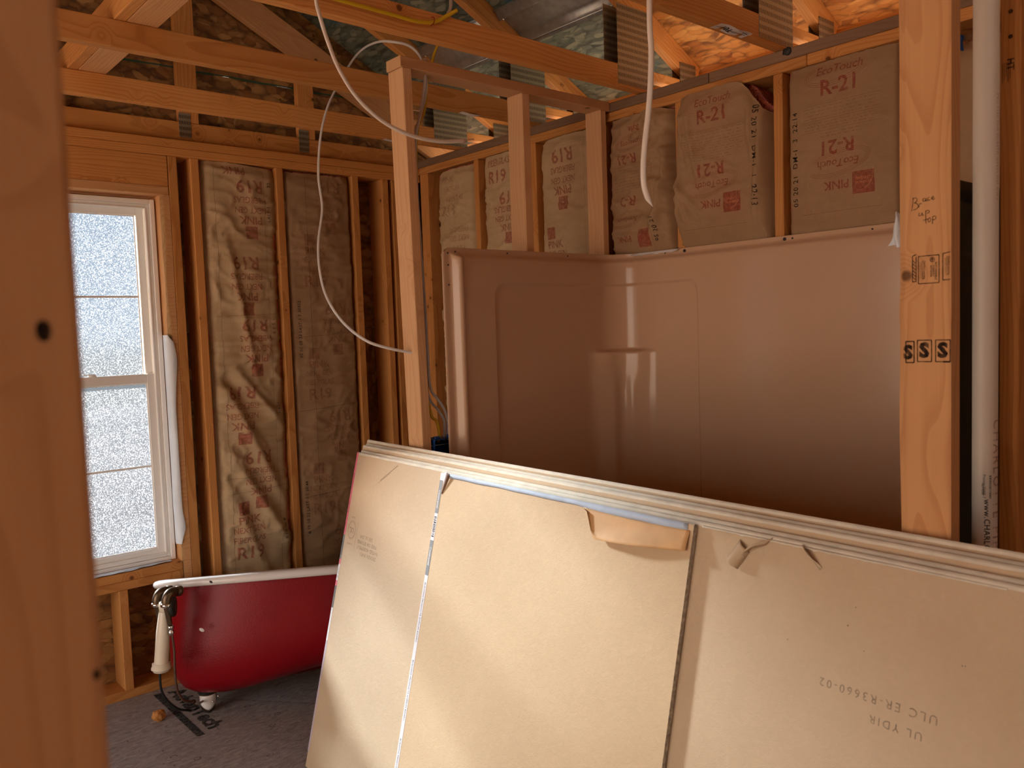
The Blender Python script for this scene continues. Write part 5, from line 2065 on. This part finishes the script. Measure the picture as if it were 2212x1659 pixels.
# chip in the paint, speck on the rim
for (s_, t_, h_, r_, mt) in ((0.225, -0.255, 0.405, 0.008, 'enamel'), (0.275, -0.3315, 0.592, 0.005, 'rubber')):
    c_ = TB_(s_, t_, h_)
    bm = bmesh.new()
    bmesh.ops.create_icosphere(bm, subdivisions=2, radius=1)
    for v in bm.verts:
        w_ = v.co.copy()
        v.co = ax * w_.x * r_ * 1.3 + Vector((0, 0, 1)) * (w_.z * r_ - 0.5 * w_.x * r_) + mm_ * w_.y * 0.0015
    o = from_bm('paint_chip', bm, M[mt], smooth=True)
    o.location = c_
    fix_parent(o, tub)

# ------------------------------------------------------------------ cables
SDC = (0, 0, 1)
c = tube('cable', [(1.108, 2.05, 2.86), (1.104, 2.01, 2.66), (1.103, 2.0, 2.492), (1.1, 2.0, 2.444), (1.11, 2.0, 2.399), (1.131, 2.0, 2.337), (1.162, 2.0, 2.271), (1.215, 2.0, 2.206), (1.294, 2.0, 2.155), (1.386, 2.0, 2.13), (1.484, 2.0, 2.126), (1.58, 2.0, 2.139)],
         0.0060, 0.0038, M['white_cable'], side=(1, 0, 0.2))
tag(c, 'white cable swinging down from the trusses, its cut end pointing right past the short wall', 'cable', 'loose electrical cables')
tube('bare_wire', [(1.578, 2.0, 2.1387), (1.595, 2.0, 2.144), (1.613, 2.0, 2.147)], 0.0019, 0.0019, M['copper'], c, side=(0, 1, 0))
c = tube('cable', [(1.758, 2.44, 2.50), (1.777, 2.5, 2.564), (1.808, 2.6, 2.627), (1.825, 2.7, 2.671), (1.806, 2.8, 2.699), (1.804, 2.92, 2.703), (1.76, 2.95, 2.645), (1.695, 2.97, 2.531), (1.643, 2.95, 2.443), (1.6, 2.93, 2.326), (1.568, 2.9, 2.177), (1.55, 2.85, 2.046), (1.501, 2.8, 1.917), (1.473, 2.75, 1.81), (1.468, 2.7, 1.707), (1.473, 2.6, 1.612), (1.503, 2.5, 1.544), (1.57, 2.46, 1.514), (1.640, 2.44, 1.497), (1.68, 2.44, 1.49)],
         0.0052, 0.0034, M['grey_cable'], side=(0, 1, 0))
tag(c, 'long looped cable arching over a truss and into the side of the short wall stud', 'cable', 'loose electrical cables')
c = tube('cable', [(1.47, 1.18, 2.9), (1.478, 1.2, 2.6), (1.48, 1.2, 2.339), (1.48, 1.2, 2.279), (1.479, 1.2, 2.22), (1.482, 1.2, 2.17), (1.477, 1.2, 2.099), (1.468, 1.2, 2.037), (1.455, 1.2, 1.975), (1.447, 1.2, 1.924), (1.446, 1.2, 1.878), (1.457, 1.2, 1.849), (1.475, 1.2, 1.829)],
         lambda t: 0.0064 if t < 0.93 else 0.0064 * (1 - (t - 0.93) / 0.07 * 0.85), 0.0035, M['white_cable'], side=(1, -1, 0))
tag(c, 'white cable hanging straight down in front of the printed batts', 'cable', 'loose electrical cables')
c = tube('cable', [(1.757, 2.437, 2.53), (1.757, 2.437, 2.477), (1.746, 2.437, 2.411), (1.728, 2.44, 2.328), (1.712, 2.45, 2.246), (1.708, 2.45, 2.133), (1.712, 2.45, 1.972), (1.718, 2.45, 1.809), (1.724, 2.45, 1.644), (1.727, 2.45, 1.494), (1.722, 2.44, 1.394), (1.724, 2.43, 1.352), (1.748, 2.43, 1.323), (1.777, 2.43, 1.281), (1.790, 2.43, 1.228), (1.784, 2.43, 1.168)],
         0.0058, 0.0034, M['grey_cable'], side=(0.3, -1, 0))
tag(c, 'grey cable stapled down the far side of the short wall stud into the blue box', 'cable', 'cables feeding the blue box')
c = tube('cable', [(1.772, 2.45, 2.53), (1.770, 2.45, 2.478), (1.764, 2.45, 2.413), (1.738, 2.452, 2.329), (1.716, 2.46, 2.246), (1.712, 2.462, 1.97), (1.715, 2.462, 1.5), (1.716, 2.44, 1.337), (1.750, 2.432, 1.283), (1.772, 2.43, 1.247), (1.774, 2.43, 1.203), (1.770, 2.43, 1.169)],
         0.0058, 0.0034, M['grey_cable'], side=(0.3, -1, 0))
tag(c, 'second grey cable looping out lowest above the blue box', 'cable', 'cables feeding the blue box')
c = tube('cable', [(1.869, 2.5, 2.624), (1.846, 2.5, 2.582), (1.822, 2.49, 2.528), (1.780, 2.46, 2.50), (1.777, 2.455, 2.47), (1.765, 2.462, 2.36), (1.728, 2.468, 2.246), (1.722, 2.470, 1.9), (1.722, 2.470, 1.45), (1.714, 2.43, 1.279), (1.732, 2.42, 1.244), (1.742, 2.42, 1.2), (1.740, 2.425, 1.165)],
         0.0056, 0.0036, M['yellow_cable'], side=(0.3, -1, 0))
tag(c, 'thin yellow cable ending in the blue box', 'cable', 'cables feeding the blue box')
c = tube('cable', [(1.05, 2.208, 2.56), (1.284, 2.206, 2.552), (1.386, 2.206, 2.551), (1.485, 2.206, 2.550), (1.563, 2.206, 2.549), (1.635, 2.206, 2.562), (1.682, 2.20, 2.59), (1.716, 2.19, 2.612)],
         0.0066, 0.0045, M['yellow_cable'], side=(0, 0, 1))
tag(c, 'yellow cable stapled along a truss chord, bending up at its end', 'cable')
tube('staple', [(1.625, 2.213, 2.550), (1.6265, 2.198, 2.556), (1.628, 2.198, 2.572), (1.628, 2.213, 2.577)], 0.0014, 0.0014, M['red'], c, n=4, seg=6)
c = tube('cable', [(1.735, 2.24, 2.60), (1.761, 2.30, 2.640), (1.822, 2.36, 2.70), (1.93, 2.5, 2.83)], 0.0055, 0.0036, M['white_cable'])
tag(c, 'short length of white cable rising behind the truss, next to the yellow one', 'cable')

# blue electrical box on the end stud of the short wall
bx = empty('electrical_box', (1.745, 2.44, 1.06), 'blue plastic electrical box nailed to the short wall stud, cables entering its top', 'electrical box')
for (a, b_, c_, d, e, f) in ((1.700, 1.703, 2.392, 2.470, 1.055, 1.182), (1.791, 1.794, 2.392, 2.470, 1.055, 1.182), (1.7035, 1.7905, 2.392, 2.470, 1.055, 1.0585), (1.7035, 1.7905, 2.466, 2.470, 1.059, 1.178)):
    board('box_side', a, b_, c_, d, e, f, M['bluebox'], bx, bev=0.0008)
board('box_top', 1.7035, 1.7905, 2.392, 2.4655, 1.1785, 1.182, M['bluebox'], bx, bev=0.0008)
board('nail_ear', 1.706, 1.728, 2.395, 2.41, 1.1825, 1.192, M['bluebox'], bx, bev=0.002)
board('nail_ear', 1.765, 1.788, 2.395, 2.41, 1.1825, 1.194, M['bluebox'], bx, bev=0.002)
for z in (1.08, 1.16):
    tube('nail', [(1.690, 2.405, z), (1.798, 2.405, z)], 0.0017, 0.0017, M['galv'], bx, seg=6)

# white plastic pipe in the near wall
pp = lathe('vent_pipe', [(0.0238, 0), (0.0240, 0.002), (0.0240, 2.495), (0.0238, 2.497)], (1.876, 0.6545, 0.001), (0, 0, 1), M['pvc_dull'], None, seg=40)
tag(pp, 'white plastic pipe standing in the near stud wall, right of the large stamped stud', 'pipe')


def pipe_map(u, v):     # u along circumference from the side facing the room (-X,-Y), right positive
    a = math.atan2(-0.6545, -1.876) + u / 0.0241
    return (1.876 + 0.0243 * math.cos(a), 0.6545 + 0.0243 * math.sin(a), v)


q = Print(pipe_map, 0.01)
q.text('www.CHARLOTTEPIPE.com', 0.004, 1.075, 0.016, rot=R90, spacing=1.1, bold=0.01)
q.text('Printing 02005 7', -0.001, 1.205, 0.0075, rot=R90)
q.text('1.0573205', -0.0035, 1.200, 0.006, rot=R90)
v = 1.228
while v > 1.180:
    w_ = random.uniform(0.0006, 0.0022)
    q.rect(0.0085, v - w_, 0.0125, v)
    v -= w_ + random.uniform(0.0008, 0.0018)
q.build('pipe_print', M['ink'], pp)
q = Print(pipe_map, 0.01)
q.text('CHARLOTTE PIPE', 0.0255, 1.20, 0.030, rot=R90, spacing=1.3, bold=0.01)
q.text('PVC 1120 SCH 40 ASTM D2665 NSF DWV', 0.0245, 1.90, 0.010, rot=R90, spacing=1.2)
q.build('pipe_print', M['red_ink'], pp)

# scrap of blue and white label stuck on the batt facing in the slot behind the stud
vs, fs = [], []
for i in range(6):
    for k in range(6):
        a, b_ = i / 5, k / 5
        vs.append((XR - 0.035 - 0.02 * noise.noise(Vector((a * 3, b_ * 3, 0))) - 0.02 * math.sin(a * 3), 0.985 + 0.045 * a, 2.378 - 0.045 * b_ + 0.01 * a))
for i in range(5):
    for k in range(5):
        a = i * 6 + k
        fs.append((a, a + 1, a + 7, a + 6))
o = obj_from('paper_scrap', vs, fs, None, None, smooth=True, mats=[M['tag'], M['bluebox']], fmat=[1 if (f % 25) < 10 else 0 for f in range(25)])
tag(o, 'crumpled blue and white scrap on the batt behind the large near stud', 'paper scrap')

# chunk of broken wood on the floor
bm = bmesh.new()
bmesh.ops.create_icosphere(bm, subdivisions=3, radius=1)
for v in bm.verts:
    k = 1 + 0.22 * noise.noise(v.co * 1.7) + 0.06 * noise.noise(v.co * 6)
    v.co = Vector((v.co.x * 0.030, v.co.y * 0.024, v.co.z * 0.023)) * k
o = from_bm('wood_chunk', bm, M['pine'], smooth=False)
o.location = (1.040, 3.500, 0.0235)
o.rotation_euler = (0.1, 0.35, 0.5)
tag(o, 'rough broken chunk of orange wood lying on the floor by the tub', 'wood chunk')
